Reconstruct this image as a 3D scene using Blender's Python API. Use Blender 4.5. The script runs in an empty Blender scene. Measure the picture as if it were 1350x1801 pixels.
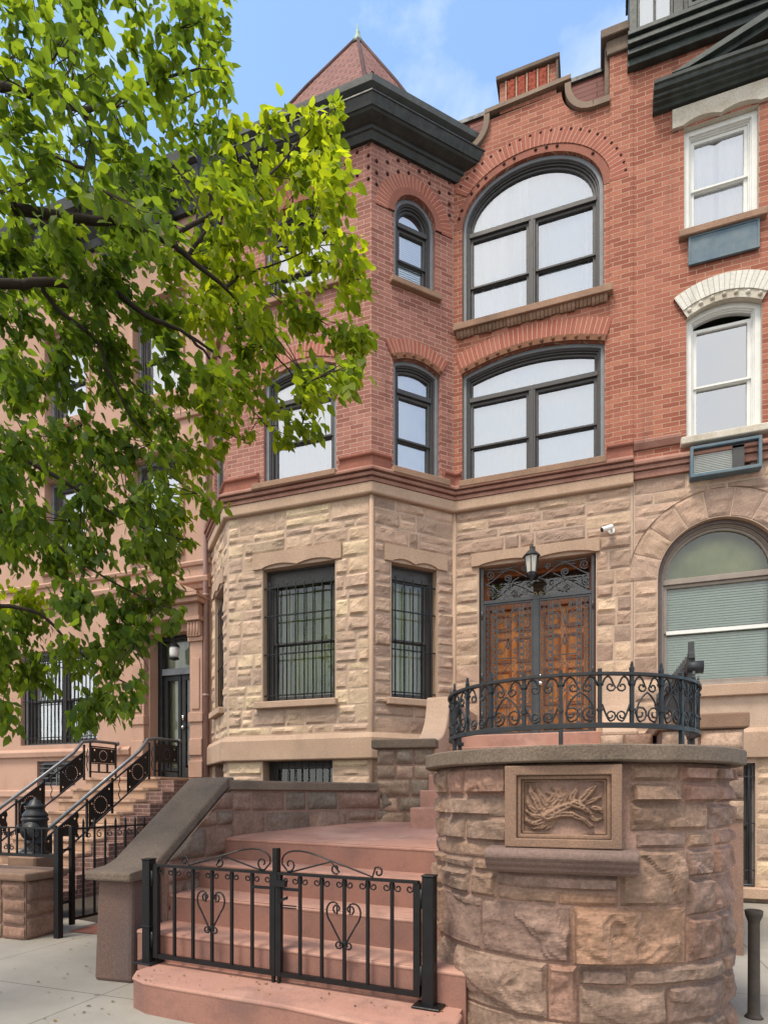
import bpy, math, random
from mathutils import Vector, noise, geometry
C = bpy.context.scene.collection
SC = bpy.context.scene
PI = math.pi
rad = math.radians
R0 = random.Random(20)

# ---------------------------------------------------------------- helpers
ORG = {}
class Fr:
    """flat frame: u along the wall, v up, d outwards"""
    def __init__(s, o, U, N):
        s.o = Vector(o); s.U = Vector(U).normalized(); s.N = Vector(N).normalized(); s.V = Vector((0, 0, 1))
    def __call__(s, u, v, d=0.0):
        return s.o + s.U*u + s.V*v + s.N*d
WD = Fr((0, 0, 0), (1, 0, 0), (0, -1, 0))

class MB:
    def __init__(s):
        s.v = []; s.f = []; s.uv = []; s.mi = []; s.sm = []; s.col = {}
    def vert(s, p, c=None):
        s.v.append(Vector(p)); i = len(s.v)-1
        if c is not None: s.col[i] = c
        return i
    def face(s, idx, uv=None, m=0, sm=False):
        s.f.append(idx); s.uv.append(uv); s.mi.append(m); s.sm.append(sm)
    def poly(s, pts, uv=None, m=0, sm=False, c=None):
        s.face([s.vert(p, c) for p in pts], uv, m, sm)
    def box(s, fr, u0, u1, v0, v1, d0, d1, m=0, c=None):
        P = fr
        q = [(u0,v0,d0),(u1,v0,d0),(u1,v1,d0),(u0,v1,d0),(u0,v0,d1),(u1,v0,d1),(u1,v1,d1),(u0,v1,d1)]
        i = [s.vert(P(*a), c) for a in q]
        def F(a, b, cc, d, ax):
            ids = [a, b, cc, d]
            if ax == 'd': uv = [(q[k][0], q[k][1]) for k in ids]
            elif ax == 'u': uv = [(q[k][2]+u0, q[k][1]) for k in ids]
            else: uv = [(q[k][0], q[k][2]+v0) for k in ids]
            s.face([i[k] for k in ids], uv, m)
        F(4,5,6,7,'d'); F(1,0,3,2,'d'); F(0,4,7,3,'u'); F(5,1,2,6,'u'); F(7,6,2,3,'v'); F(0,1,5,4,'v')
    def wbox(s, x0, x1, y0, y1, z0, z1, m=0, c=None):
        s.box(WD, x0, x1, z0, z1, -y1, -y0, m, c)
    def prism(s, fr, pts, d0, d1, m=0):
        n = len(pts)
        a = [s.vert(fr(u, v, d1)) for u, v in pts]; b = [s.vert(fr(u, v, d0)) for u, v in pts]
        tris = geometry.tessellate_polygon([[Vector((u, v, 0)) for u, v in pts]])
        for t in tris:
            s.face([a[k] for k in t], [pts[k] for k in t], m); s.face([b[k] for k in reversed(t)], [pts[k] for k in reversed(t)], m)
        L = 0
        for k in range(n):
            j = (k+1) % n; l = math.hypot(pts[j][0]-pts[k][0], pts[j][1]-pts[k][1])
            s.face([a[k], b[k], b[j], a[j]], [(L, d1), (L, d0), (L+l, d0), (L+l, d1)], m); L += l
    def zprism(s, pts, z0, z1, m=0, top=None, ms=None):
        """plan polygon raised between z0 and z1 (top: function giving the height)"""
        n = len(pts)
        a = [s.vert((x, y, z1 if top is None else top(x, y))) for x, y in pts]; b = [s.vert((x, y, z0)) for x, y in pts]
        for t in geometry.tessellate_polygon([[Vector((x, y, 0)) for x, y in pts]]):
            s.face([a[k] for k in t], [pts[k] for k in t], m); s.face([b[k] for k in reversed(t)], [pts[k] for k in reversed(t)], m)
        L = 0
        for k in range(n):
            j = (k+1) % n; l = math.hypot(pts[j][0]-pts[k][0], pts[j][1]-pts[k][1])
            s.face([b[k], b[j], a[j], a[k]], [(L, z0), (L+l, z0), (L+l, z1), (L, z1)], m if ms is None else ms); L += l
    def ring(s, fr, A, B, d0, d1, m=0):
        n = len(A)
        a1 = [s.vert(fr(u, v, d1)) for u, v in A]; b1 = [s.vert(fr(u, v, d1)) for u, v in B]
        a0 = [s.vert(fr(u, v, d0)) for u, v in A]; b0 = [s.vert(fr(u, v, d0)) for u, v in B]
        for k in range(n):
            j = (k+1) % n
            s.face([a1[k], a1[j], b1[j], b1[k]], [A[k], A[j], B[j], B[k]], m)
            s.face([b1[k], b1[j], b0[j], b0[k]], [B[k], B[j], B[j], B[k]], m)
            s.face([a1[j], a1[k], a0[k], a0[j]], [A[j], A[k], A[k], A[j]], m)
    def tube(s, path, r, n=6, m=0, c=None, sm=True, cap=True):
        path = [Vector(p) for p in path]; N = len(path)
        if not isinstance(r, (list, tuple)): r = [r]*N
        t = (path[1]-path[0]).normalized()
        ref = Vector((0, 0, 1)) if abs(t.z) < .9 else Vector((1, 0, 0))
        nrm = t.cross(ref).normalized(); rings = []
        for k in range(N):
            t = (path[min(k+1, N-1)]-path[max(k-1, 0)])
            t = t.normalized() if t.length > 1e-9 else Vector((0, 0, 1))
            nrm = nrm - t*nrm.dot(t)
            nrm = nrm.normalized() if nrm.length > 1e-6 else t.orthogonal().normalized()
            b = t.cross(nrm)
            rings.append([s.vert(path[k]+(nrm*math.cos(2*PI*(i+.5)/n)+b*math.sin(2*PI*(i+.5)/n))*r[k], c) for i in range(n)])
        for k in range(N-1):
            for i in range(n):
                j = (i+1) % n
                s.face([rings[k][i], rings[k][j], rings[k+1][j], rings[k+1][i]], None, m, sm and n > 4)
        if cap:
            s.face(list(reversed(rings[0])), None, m); s.face(rings[-1], None, m)
    def lathe(s, fr, prof, n=16, m=0, u=0, d=0):
        """profile of (radius, v) turned about the vertical line at u, d"""
        rings = [[s.vert(fr(u+r*math.cos(2*PI*i/n), v, d+r*math.sin(2*PI*i/n))) for i in range(n)] for r, v in prof]
        for k in range(len(prof)-1):
            for i in range(n):
                j = (i+1) % n
                s.face([rings[k][i], rings[k][j], rings[k+1][j], rings[k+1][i]], None, m, True)
        s.face(list(reversed(rings[0])), None, m); s.face(rings[-1], None, m)
    def ball(s, p, r, n=8, m=0, sc=(1, 1, 1)):
        p = Vector(p); k = n//2; rings = []
        for a in range(1, k):
            th = PI*a/k
            rings.append([s.vert(p+Vector((r*sc[0]*math.sin(th)*math.cos(2*PI*i/n), r*sc[1]*math.sin(th)*math.sin(2*PI*i/n), r*sc[2]*math.cos(th)))) for i in range(n)])
        t = s.vert(p+Vector((0, 0, r*sc[2]))); b = s.vert(p-Vector((0, 0, r*sc[2])))
        for i in range(n):
            j = (i+1) % n
            s.face([t, rings[0][i], rings[0][j]], None, m, True); s.face([b, rings[-1][j], rings[-1][i]], None, m, True)
            for a in range(len(rings)-1):
                s.face([rings[a][i], rings[a+1][i], rings[a+1][j], rings[a][j]], None, m, True)
    def moulding(s, path, prof, m=0, caps=True):
        """profile of (outward d, z) run along a plan polyline (outside on the right hand), mitred"""
        n = len(path); P = [Vector((x, y)) for x, y in path]; offs = []
        for k in range(n):
            d1 = (P[k]-P[k-1]).normalized() if k > 0 else None
            d2 = (P[k+1]-P[k]).normalized() if k < n-1 else None
            n1 = Vector((d1.y, -d1.x)) if d1 else None; n2 = Vector((d2.y, -d2.x)) if d2 else None
            if n1 is None: o = n2
            elif n2 is None: o = n1
            else:
                o = (n1+n2).normalized(); o = o/max(.2, o.dot(n1))
            offs.append(o)
        rows = [[s.vert((P[k].x+offs[k].x*d, P[k].y+offs[k].y*d, z)) for d, z in prof] for k in range(n)]
        L = 0; acc = [0]
        for i in range(len(prof)-1):
            L += math.hypot(prof[i+1][0]-prof[i][0], prof[i+1][1]-prof[i][1]); acc.append(L)
        U = 0
        for k in range(n-1):
            l = (P[k+1]-P[k]).length
            for i in range(len(prof)-1):
                s.face([rows[k][i], rows[k+1][i], rows[k+1][i+1], rows[k][i+1]],
                       [(U, prof[i][1]+acc[i]*0), (U+l, prof[i][1]), (U+l, prof[i+1][1]+.001), (U, prof[i+1][1]+.001)], m)
            U += l
        if caps:
            s.face(list(reversed(rows[0])), None, m); s.face(rows[-1], None, m)
    def wall(s, fr, outer, holes, reveal=0.0, m=0, mr=None, d=0.0):
        cont = [outer]+list(holes); pts = [p for c in cont for p in c]
        tris = geometry.tessellate_polygon([[Vector((u, v, 0)) for u, v in c] for c in cont])
        ids = [s.vert(fr(u, v, d)) for u, v in pts]
        for t in tris:
            a, b, c = [pts[k] for k in t]
            if (b[0]-a[0])*(c[1]-a[1])-(b[1]-a[1])*(c[0]-a[0]) < 0: t = tuple(reversed(t))
            s.face([ids[k] for k in t], [pts[k] for k in t], m)
        if reveal:
            for hh in holes:
                n = len(hh)
                for k in range(n):
                    j = (k+1) % n; a = hh[k]; b = hh[j]
                    s.poly([fr(*a, d), fr(*b, d), fr(*b, d-reveal), fr(*a, d-reveal)],
                           [(a[0], a[1]), (b[0], b[1]), (b[0]+reveal*.7, b[1]+reveal*.3), (a[0]+reveal*.7, a[1]+reveal*.3)], m if mr is None else mr)
    def build(s, name, mats, parent=None, bevel=0.0, seg=1, kind=None, auto=None):
        if not isinstance(mats, (list, tuple)): mats = [mats]
        off = ORG.get(parent.as_pointer(), Vector((0, 0, 0))) if parent else Vector((0, 0, 0))
        me = bpy.data.meshes.new(name)
        me.from_pydata([tuple(p-off) for p in s.v], [], s.f)
        for mt in mats: me.materials.append(mt)
        me.polygons.foreach_set('material_index', s.mi)
        me.polygons.foreach_set('use_smooth', s.sm)
        if any(u is not None for u in s.uv):
            lay = me.uv_layers.new(name='UVMap'); buf = []
            for f, u in zip(s.f, s.uv):
                if u is None: buf += [0.0]*(2*len(f))
                else:
                    for a in u: buf += [a[0], a[1]]
            lay.data.foreach_set('uv', buf)
        if s.col:
            at = me.color_attributes.new('tint', 'FLOAT_COLOR', 'POINT'); buf = []
            for i in range(len(s.v)):
                c = s.col.get(i, (1, 1, 1)); buf += [c[0], c[1], c[2], 1.0]
            at.data.foreach_set('color', buf)
        me.update()
        o = bpy.data.objects.new(name, me); C.objects.link(o)
        if parent: o.parent = parent
        ORG[o.as_pointer()] = off
        if kind: o['kind'] = kind
        if bevel:
            b = o.modifiers.new('bevel', 'BEVEL'); b.width = bevel; b.segments = seg; b.limit_method = 'ANGLE'; b.angle_limit = rad(35)
        return o

def tag(o, label, cat, group=None):
    o['label'] = label; o['category'] = cat
    if group: o['group'] = group
    return o
def thing(name, loc, label, cat, group=None):
    o = bpy.data.objects.new(name, None); C.objects.link(o); o.location = loc; o.empty_display_size = .2
    ORG[o.as_pointer()] = Vector(loc)
    return tag(o, label, cat, group)
def dup(o, parent=None):
    c = o.copy(); C.objects.link(c)
    if parent: c.parent = parent
    for ch in list(o.children): dup(ch, c)
    return c

def rectp(u0, u1, v0, v1): return [(u0, v0), (u1, v0), (u1, v1), (u0, v1)]
def opening(u0, u1, v0, vs, rise, kind, i=0.0, n=20, bi=None):
    """outline of an opening shrunk by i; anticlockwise from the lower left"""
    b = i if bi is None else bi
    uc = (u0+u1)/2; a = (u1-u0)/2-i
    p = [(u0+i, v0+b), (u1-i, v0+b)]
    for k in range(n+1):
        t = k/n
        if kind == 'ell':
            th = PI*t; p.append((uc+a*math.cos(th), vs+(rise-i)*math.sin(th)))
        else:
            x = 1-2*t; p.append((uc+a*x, vs-i+rise*(1-(x*a/((u1-u0)/2))**2)))
    return p
def arch_v(u0, u1, vs, rise, kind, i, u):
    uc = (u0+u1)/2; a = (u1-u0)/2
    if kind == 'ell':
        x = max(-1, min(1, (u-uc)/(a-i))); return vs+(rise-i)*math.sqrt(max(0, 1-x*x))
    return vs-i+rise*(1-((u-uc)/a)**2)
def spiral(cx, cy, r0, r1, a0, turns, n=18):
    return [(cx+(r0+(r1-r0)*k/n)*math.cos(a0+2*PI*turns*k/n), cy+(r0+(r1-r0)*k/n)*math.sin(a0+2*PI*turns*k/n)) for k in range(n+1)]
def bez(p0, p1, p2, p3, n=10):
    o = []
    for k in range(n+1):
        t = k/n; a = (1-t)**3; b = 3*t*(1-t)**2; c = 3*t*t*(1-t); d = t**3
        o.append((a*p0[0]+b*p1[0]+c*p2[0]+d*p3[0], a*p0[1]+b*p1[1]+c*p2[1]+d*p3[1]))
    return o

def split(rects, hmin, hmax, wmin, wmax, rn):
    out = []; st = [tuple(r) for r in rects]
    while st:
        u0, u1, v0, v1 = st.pop(); w = u1-u0; h = v1-v0
        canh = h > hmax and h > 2*hmin*.9; canw = w > wmax and w > 2*wmin*.9
        if canh and canw and w > 2.2*wmax and h < 3.2*hmax and rn.random() < .45: canh = False
        if canh:
            lo = v0+hmin; hi = v1-hmin
            t = min(hi, max(lo, v0+rn.uniform(hmin, min(hmax, h-hmin)) if h > 2*hmax else rn.uniform(lo, max(lo, hi))))
            st += [(u0, u1, v0, t), (u0, u1, t, v1)]
        elif canw:
            lo = u0+wmin; hi = u1-wmin; t = min(hi, max(lo, rn.uniform(lo, max(lo, hi))))
            st += [(u0, t, v0, v1), (t, u1, v0, v1)]
        elif h > 2*hmin and rn.random() < .28 and w < wmax*1.2:
            t = v0+h*rn.uniform(.38, .62); st += [(u0, u1, v0, t), (u0, u1, t, v1)]
        else: out.append((u0, u1, v0, v1))
    return out
def lerp(a, b, t): return tuple(x+(y-x)*t for x, y in zip(a, b))
def block(mb, mapf, u0, u1, v0, v1, col, A, res, rn, g=.005, sm=False, clampv=None, rough=1.0, m=0, mg=.022):
    """one rock-faced stone"""
    w = u1-u0-2*g; h = v1-v0-2*g
    if w < .02 or h < .02: return
    nx = max(2, int(w/res)); ny = max(2, int(h/res)); e = .010
    S = [0, e/w]+[e/w+(1-2*e/w)*k/nx for k in range(1, nx)]+[1-e/w, 1]
    T = [0, e/h]+[e/h+(1-2*e/h)*k/ny for k in range(1, ny)]+[1-e/h, 1]
    sx = rn.uniform(0, 90); sy = rn.uniform(0, 90)
    pl = [(rn.uniform(.5, 1.0)*A, rn.uniform(-.4, .4)*A/ max(.12, w*.5), rn.uniform(-.6, .4)*A/max(.1, h*.5)) for _ in range(3)]
    jit = [rn.uniform(-.004, .004) for _ in range(4)]
    ids = []
    for t in T:
        row = []
        for s_ in S:
            u = u0+g+w*s_; v = v0+g+h*t
            ed = min(s_*w, (1-s_)*w, t*h, (1-t)*h)
            k = max(0, min(1, (ed-.003)/mg)); k = k*k*(3-2*k)
            uu = (s_-.5)*w; vv = (t-.5)*h
            f = min(c+gx*uu+gy*vv for c, gx, gy in pl)
            nz = noise.fractal(Vector((u*4+sx, v*6+sy, 0)), .9, 2.2, 5)
            tt = noise.noise(Vector((u*3.6+sy, v*5.5+sx+u*1.5, 3.3)))+.35*noise.noise(Vector((u*11+sy, v*14+sx, 1.3)))
            lg = max(0, min(1, (tt+.05)/.15)); lg = lg*lg*(3-2*lg); t2 = max(0, min(1, (tt-.30)/.14))
            rg = tt
            d = k*max(.02*A, f*.85+A*rough*(.26*nz+.30*(lg-.6)+.24*t2))
            if ed < 1e-6: d = -.006
            elif ed < e*1.01: d = .003+.003*nz
            if clampv is not None: v = min(v, clampv(u))
            uo = u+(.004*nz if ed < e*1.2 else .0); vo = v+(.004*rg if ed < e*1.2 else 0)
            p, nn = mapf(uo, vo)
            cc = 1.0+.16*nz
            row.append(mb.vert(p+nn*d, (col[0]*cc, col[1]*cc, col[2]*cc)))
        ids.append(row)
    for a in range(len(T)-1):
        for b in range(len(S)-1):
            mb.face([ids[a][b], ids[a][b+1], ids[a+1][b+1], ids[a+1][b]], None, m, sm)
def frmap(fr, d=0.0):
    return lambda u, v: (fr(u, v, d), fr.N)
def pick(pal, rn):
    a = rn.choice(pal); b = rn.choice(pal); k = rn.uniform(.0, .5); j = rn.uniform(.88, 1.12)
    return tuple(x*j for x in lerp(a, b, k))
def ashlar(mb, mapf, rects, hmin, hmax, wmin, wmax, pal, A, res, rn, sm=False, g=.005, clampv=None, rough=1.0, skip=None, m=0, mg=.022):
    for (a, b, c, d) in split(rects, hmin, hmax, wmin, wmax, rn):
        if skip and skip(a, b, c, d): continue
        block(mb, mapf, a, b, c, d, pick(pal, rn), A*rn.uniform(.6, 1.2), res, rn, g, sm, clampv, rough, m, mg)
def arch_ring(mb, fr, u0, u1, vs, rise, kind, t0, t1, d0, d1, m=0, n=36, umin=-99, umax=99, v_lo=-99):
    """ring between offsets t0 and t1 outside an arched head; uv = (radial, along)"""
    uc = (u0+u1)/2; a = (u1-u0)/2; L = 0; prev = None
    for k in range(n+1):
        t = k/n
        if kind == 'ell':
            th = PI*t; c, s = math.cos(th), math.sin(th)
            P = [(uc+(a+x)*c, vs+(rise+x)*s) for x in (t0, t1)]
        else:
            x = 1-2*t; nn = Vector((2*rise*x/a, 1)).normalized(); b = (uc+a*x, vs+rise*(1-x*x))
            P = [(b[0]+nn.x*q, b[1]+nn.y*q) for q in (t0, t1)]
        if prev:
            l = math.hypot(P[1][0]-prev[1][0], P[1][1]-prev[1][1])
            us = [p[0] for p in P+prev]
            if min(us) >= umin-1e-6 and max(us) <= umax+1e-6:
                q = [prev[0], prev[1], P[1], P[0]]; uvq = [(0, L), (t1-t0, L), (t1-t0, L+l), (0, L+l)]
                mb.poly([fr(*x, d1) for x in q], uvq, m)
                mb.poly([fr(*q[0], d1), fr(*q[3], d1), fr(*q[3], d0), fr(*q[0], d0)], [uvq[0], uvq[3], uvq[3], uvq[0]], m)
                mb.poly([fr(*q[1], d1), fr(*q[2], d1), fr(*q[2], d0), fr(*q[1], d0)], [uvq[1], uvq[2], uvq[2], uvq[1]], m)
            L += l
        prev = P
def on_arch(u0, u1, vs, rise, kind, off, n, t0=0.0, t1=1.0):
    uc = (u0+u1)/2; a = (u1-u0)/2; o = []
    for k in range(n):
        t = t0+(t1-t0)*k/(n-1)
        if kind == 'ell':
            th = PI*t; o.append((uc+(a+off)*math.cos(th), vs+(rise+off)*math.sin(th)))
        else:
            x = 1-2*t; nn = Vector((2*rise*x/a, 1)).normalized(); o.append((uc+a*x+nn.x*off, vs+rise*(1-x*x)+nn.y*off))
    return o

# ---------------------------------------------------------------- materials
def newmat(name):
    m = bpy.data.materials.new(name); m.use_nodes = True
    nt = m.node_tree; b = nt.nodes['Principled BSDF']
    return m, nt, b
def N(nt, t, **kw):
    n = nt.nodes.new(t)
    for k, v in kw.items():
        if k in n.inputs: n.inputs[k].default_value = v
        else: setattr(n, k, v)
    return n
def mixc(nt, fac, a, b, mode='MIX'):
    n = nt.nodes.new('ShaderNodeMix'); n.data_type = 'RGBA'; n.blend_type = mode
    for sock, val in ((n.inputs[0], fac), (n.inputs[6], a), (n.inputs[7], b)):
        if isinstance(val, bpy.types.NodeSocket): nt.links.new(val, sock)
        elif isinstance(val, (int, float)): sock.default_value = val
        else: sock.default_value = (*val, 1)
    return n.outputs[2]
def ramp(nt, src, p0, p1, c0=(0, 0, 0), c1=(1, 1, 1)):
    r = nt.nodes.new('ShaderNodeValToRGB'); e = r.color_ramp.elements
    e[0].position = p0; e[1].position = p1; e[0].color = (*c0, 1); e[1].color = (*c1, 1)
    nt.links.new(src, r.inputs[0]); return r.outputs[0]
def coords(nt, kind='Object', scale=(1, 1, 1)):
    tc = nt.nodes.new('ShaderNodeTexCoord'); mp = nt.nodes.new('ShaderNodeMapping')
    mp.inputs['Scale'].default_value = scale; nt.links.new(tc.outputs[kind], mp.inputs[0]); return mp.outputs[0]
def noi(nt, vec, scale, detail=4, rough=.55):
    n = N(nt, 'ShaderNodeTexNoise', Scale=scale, Detail=detail, Roughness=rough); nt.links.new(vec, n.inputs['Vector']); return n.outputs['Fac']
def bump(nt, b, h, strength, dist):
    n = N(nt, 'ShaderNodeBump', Strength=strength, Distance=dist); nt.links.new(h, n.inputs['Height']); nt.links.new(n.outputs[0], b.inputs['Normal'])
def mat_stone(name, c1, c2, scale=3, rough=.9, bmp=.4, bscale=60, tint=False, stain=None, stain_amt=.5, zs=1.0, spec=.25, dirt=.25, blot=None, blot_amt=.4, bls=5):
    m, nt, b = newmat(name); co = coords(nt, 'Object', (1, 1, zs))
    n1 = noi(nt, co, scale, 6); col = mixc(nt, ramp(nt, n1, .3, .7), c1, c2)
    if tint:
        at = nt.nodes.new('ShaderNodeAttribute'); at.attribute_name = 'tint'
        col = mixc(nt, 1.0, col, at.outputs['Color'], 'MULTIPLY')
    if stain:
        col = mixc(nt, ramp(nt, noi(nt, coords(nt, 'Object', (1, 1, .45)), 1.7, 5), .5, .75, (0, 0, 0), (stain_amt,)*3), col, stain)
    if blot: col = mixc(nt, ramp(nt, noi(nt, co, bls, 8, .72), .50, .63, (0, 0, 0), (blot_amt,)*3), col, blot)
    sp = ramp(nt, noi(nt, co, bscale*1.2, 3, .7), .35, .7, (1-dirt,)*3, (1+dirt*.4,)*3)
    col = mixc(nt, 1.0, col, sp, 'MULTIPLY')
    nt.links.new(col, b.inputs['Base Color'])
    b.inputs['Roughness'].default_value = rough; b.inputs['Specular IOR Level'].default_value = spec
    if bmp:
        h = mixc(nt, .5, noi(nt, co, bscale, 5, .65), noi(nt, co, bscale*.25, 4, .6))
        bump(nt, b, h, bmp, .012)
    return m
def mat_paint(name, c, rough=.4, spec=.5, var=.25, bmp=.1, scale=6, metal=0.0, c2=None):
    m, nt, b = newmat(name); co = coords(nt)
    c2 = c2 or tuple(x*(1-var) for x in c)
    col = mixc(nt, ramp(nt, noi(nt, co, scale, 6, .65), .35, .7), c, c2)
    nt.links.new(col, b.inputs['Base Color'])
    rr = ramp(nt, noi(nt, co, scale*3, 4), .3, .7, (max(.05, rough-.12),)*3, (min(1, rough+.15),)*3)
    nt.links.new(rr, b.inputs['Roughness'])
    b.inputs['Specular IOR Level'].default_value = spec; b.inputs['Metallic'].default_value = metal
    if bmp: bump(nt, b, noi(nt, co, scale*12, 3), bmp, .004)
    return m
def mat_brick(name, c1, c2, mortar, bw=.215, rh=.0677, ms=.0055, stain=(.05, .035, .03), stain_amt=.35, pale=(.5, .3, .24), pale_amt=.25):
    m, nt, b = newmat(name)
    tc = nt.nodes.new('ShaderNodeTexCoord'); co = coords(nt, 'Object')
    # a little wobble so that no course is ruler straight
    wob = N(nt, 'ShaderNodeTexNoise', Scale=3.0, Detail=2.0); nt.links.new(co, wob.inputs['Vector'])
    sub = nt.nodes.new('ShaderNodeVectorMath'); sub.operation = 'MULTIPLY_ADD'
    nt.links.new(wob.outputs['Color'], sub.inputs[0]); sub.inputs[1].default_value = (.010, .010, 0); nt.links.new(tc.outputs['UV'], sub.inputs[2])
    bt = N(nt, 'ShaderNodeTexBrick', Scale=1.0); bt.offset = .5; bt.squash = 1.0
    for k, v in (('Color1', (*c1, 1)), ('Color2', (*c2, 1)), ('Mortar', (*mortar, 1)), ('Mortar Size', ms), ('Mortar Smooth', .25), ('Bias', -.1), ('Brick Width', bw), ('Row Height', rh)):
        bt.inputs[k].default_value = v
    nt.links.new(sub.outputs[0], bt.inputs['Vector'])
    col = bt.outputs['Color']
    col = mixc(nt, 1.0, col, ramp(nt, noi(nt, co, 45, 4, .7), .3, .75, (.8,)*3, (1.12,)*3), 'MULTIPLY')
    col = mixc(nt, ramp(nt, noi(nt, coords(nt, 'Object', (1, 1, .5)), .9, 6, .6), .5, .74, (0, 0, 0), (pale_amt,)*3), col, pale)
    col = mixc(nt, ramp(nt, noi(nt, coords(nt, 'Object', (2.2, 2.2, .3)), 1.3, 7, .66), .56, .8, (0, 0, 0), (stain_amt,)*3), col, stain)
    nt.links.new(col, b.inputs['Base Color']); b.inputs['Roughness'].default_value = .85; b.inputs['Specular IOR Level'].default_value = .25
    inv = nt.nodes.new('ShaderNodeMath'); inv.operation = 'MULTIPLY_ADD'; nt.links.new(bt.outputs['Fac'], inv.inputs[0]); inv.inputs[1].default_value = -1; inv.inputs[2].default_value = 1
    h = mixc(nt, .3, inv.outputs[0], noi(nt, co, 70, 4, .7))
    bump(nt, b, h, .6, .008)
    return m
def mat_glass(name, tint=(.97, .98, .98), ior=2.1, base=.26, rough=.01):
    m, nt, b = newmat(name); nt.nodes.remove(b); out = nt.nodes['Material Output']
    tr = N(nt, 'ShaderNodeBsdfTransparent'); tr.inputs[0].default_value = (*tint, 1)
    gl = N(nt, 'ShaderNodeBsdfGlossy', Roughness=rough); gl.inputs[0].default_value = (.95, .97, 1, 1)
    co = coords(nt); bp = N(nt, 'ShaderNodeBump', Strength=.3, Distance=.02); nt.links.new(noi(nt, co, 1.6, 2), bp.inputs['Height']); nt.links.new(bp.outputs[0], gl.inputs['Normal'])
    fr = N(nt, 'ShaderNodeFresnel', IOR=ior)
    ad = nt.nodes.new('ShaderNodeMath'); ad.operation = 'ADD'; ad.use_clamp = True; nt.links.new(fr.outputs[0], ad.inputs[0]); ad.inputs[1].default_value = base
    mx = nt.nodes.new('ShaderNodeMixShader'); nt.links.new(ad.outputs[0], mx.inputs[0]); nt.links.new(tr.outputs[0], mx.inputs[1]); nt.links.new(gl.outputs[0], mx.inputs[2])
    nt.links.new(mx.outputs[0], out.inputs[0]); return m
def mat_cloth(name, c1, c2, freq=18, axis=(1, 1, 0)):
    m, nt, b = newmat(name); co = coords(nt, 'Object', (1, 1, .12))
    col = mixc(nt, ramp(nt, noi(nt, co, freq, 3, .6), .3, .7), c1, c2)
    nt.links.new(col, b.inputs['Base Color']); b.inputs['Roughness'].default_value = .9; b.inputs['Specular IOR Level'].default_value = .1
    return m
def mat_wood(name, c1, c2):
    m, nt, b = newmat(name); co = coords(nt, 'Object', (14, 14, 1.0))
    col = mixc(nt, ramp(nt, noi(nt, co, 3.0, 6, .6), .3, .75), c1, c2)
    nt.links.new(col, b.inputs['Base Color']); b.inputs['Roughness'].default_value = .35
    bump(nt, b, noi(nt, co, 8, 4), .08, .01); return m
def mat_leaf():
    m, nt, b = newmat('leaf'); out = nt.nodes['Material Output']
    at = nt.nodes.new('ShaderNodeAttribute'); at.attribute_name = 'tint'
    nt.links.new(at.outputs['Color'], b.inputs['Base Color']); b.inputs['Roughness'].default_value = .55; b.inputs['Specular IOR Level'].default_value = .16
    tr = N(nt, 'ShaderNodeBsdfTranslucent'); tc = mixc(nt, 1.0, at.outputs['Color'], (2.7, 2.4, .9), 'MULTIPLY'); nt.links.new(tc, tr.inputs[0])
    mx = nt.nodes.new('ShaderNodeMixShader'); mx.inputs[0].default_value = .6
    nt.links.new(b.outputs[0], mx.inputs[1]); nt.links.new(tr.outputs[0], mx.inputs[2]); nt.links.new(mx.outputs[0], out.inputs[0]); return m
def mat_concrete():
    m, nt, b = newmat('sidewalk_concrete'); co = coords(nt)
    col = mixc(nt, ramp(nt, noi(nt, co, 1.1, 6, .6), .3, .7), (.36, .33, .28), (.25, .225, .19))
    col = mixc(nt, ramp(nt, noi(nt, co, 14, 5, .7), .62, .72, (0, 0, 0), (.35,)*3), col, (.13, .115, .10))
    col = mixc(nt, 1.0, col, ramp(nt, noi(nt, co, 160, 3, .7), .3, .75, (.78,)*3, (1.1,)*3), 'MULTIPLY')
    bt = N(nt, 'ShaderNodeTexBrick', Scale=1.0); bt.offset = 0
    for k, v in (('Color1', (1, 1, 1, 1)), ('Color2', (.93, .93, .92, 1)), ('Mortar', (.38, .36, .33, 1)), ('Mortar Size', .006), ('Mortar Smooth', .5), ('Brick Width', 1.55), ('Row Height', 1.55)): bt.inputs[k].default_value = v
    mp = nt.nodes.new('ShaderNodeMapping'); mp.inputs['Location'].default_value = (3.33, -.30, 0)
    tc = nt.nodes.new('ShaderNodeTexCoord'); nt.links.new(tc.outputs['Object'], mp.inputs[0]); nt.links.new(mp.outputs[0], bt.inputs['Vector'])
    col = mixc(nt, 1.0, col, bt.outputs['Color'], 'MULTIPLY')
    vo = N(nt, 'ShaderNodeTexVoronoi', Scale=3.2); nt.links.new(co, vo.inputs['Vector'])
    col = mixc(nt, ramp(nt, vo.outputs['Distance'], .05, .075, (.55,)*3, (0, 0, 0)), col, (.07, .062, .055))
    nt.links.new(col, b.inputs['Base Color']); b.inputs['Roughness'].default_value = .9
    bump(nt, b, noi(nt, co, 120, 4, .7), .25, .006); return m

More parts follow.
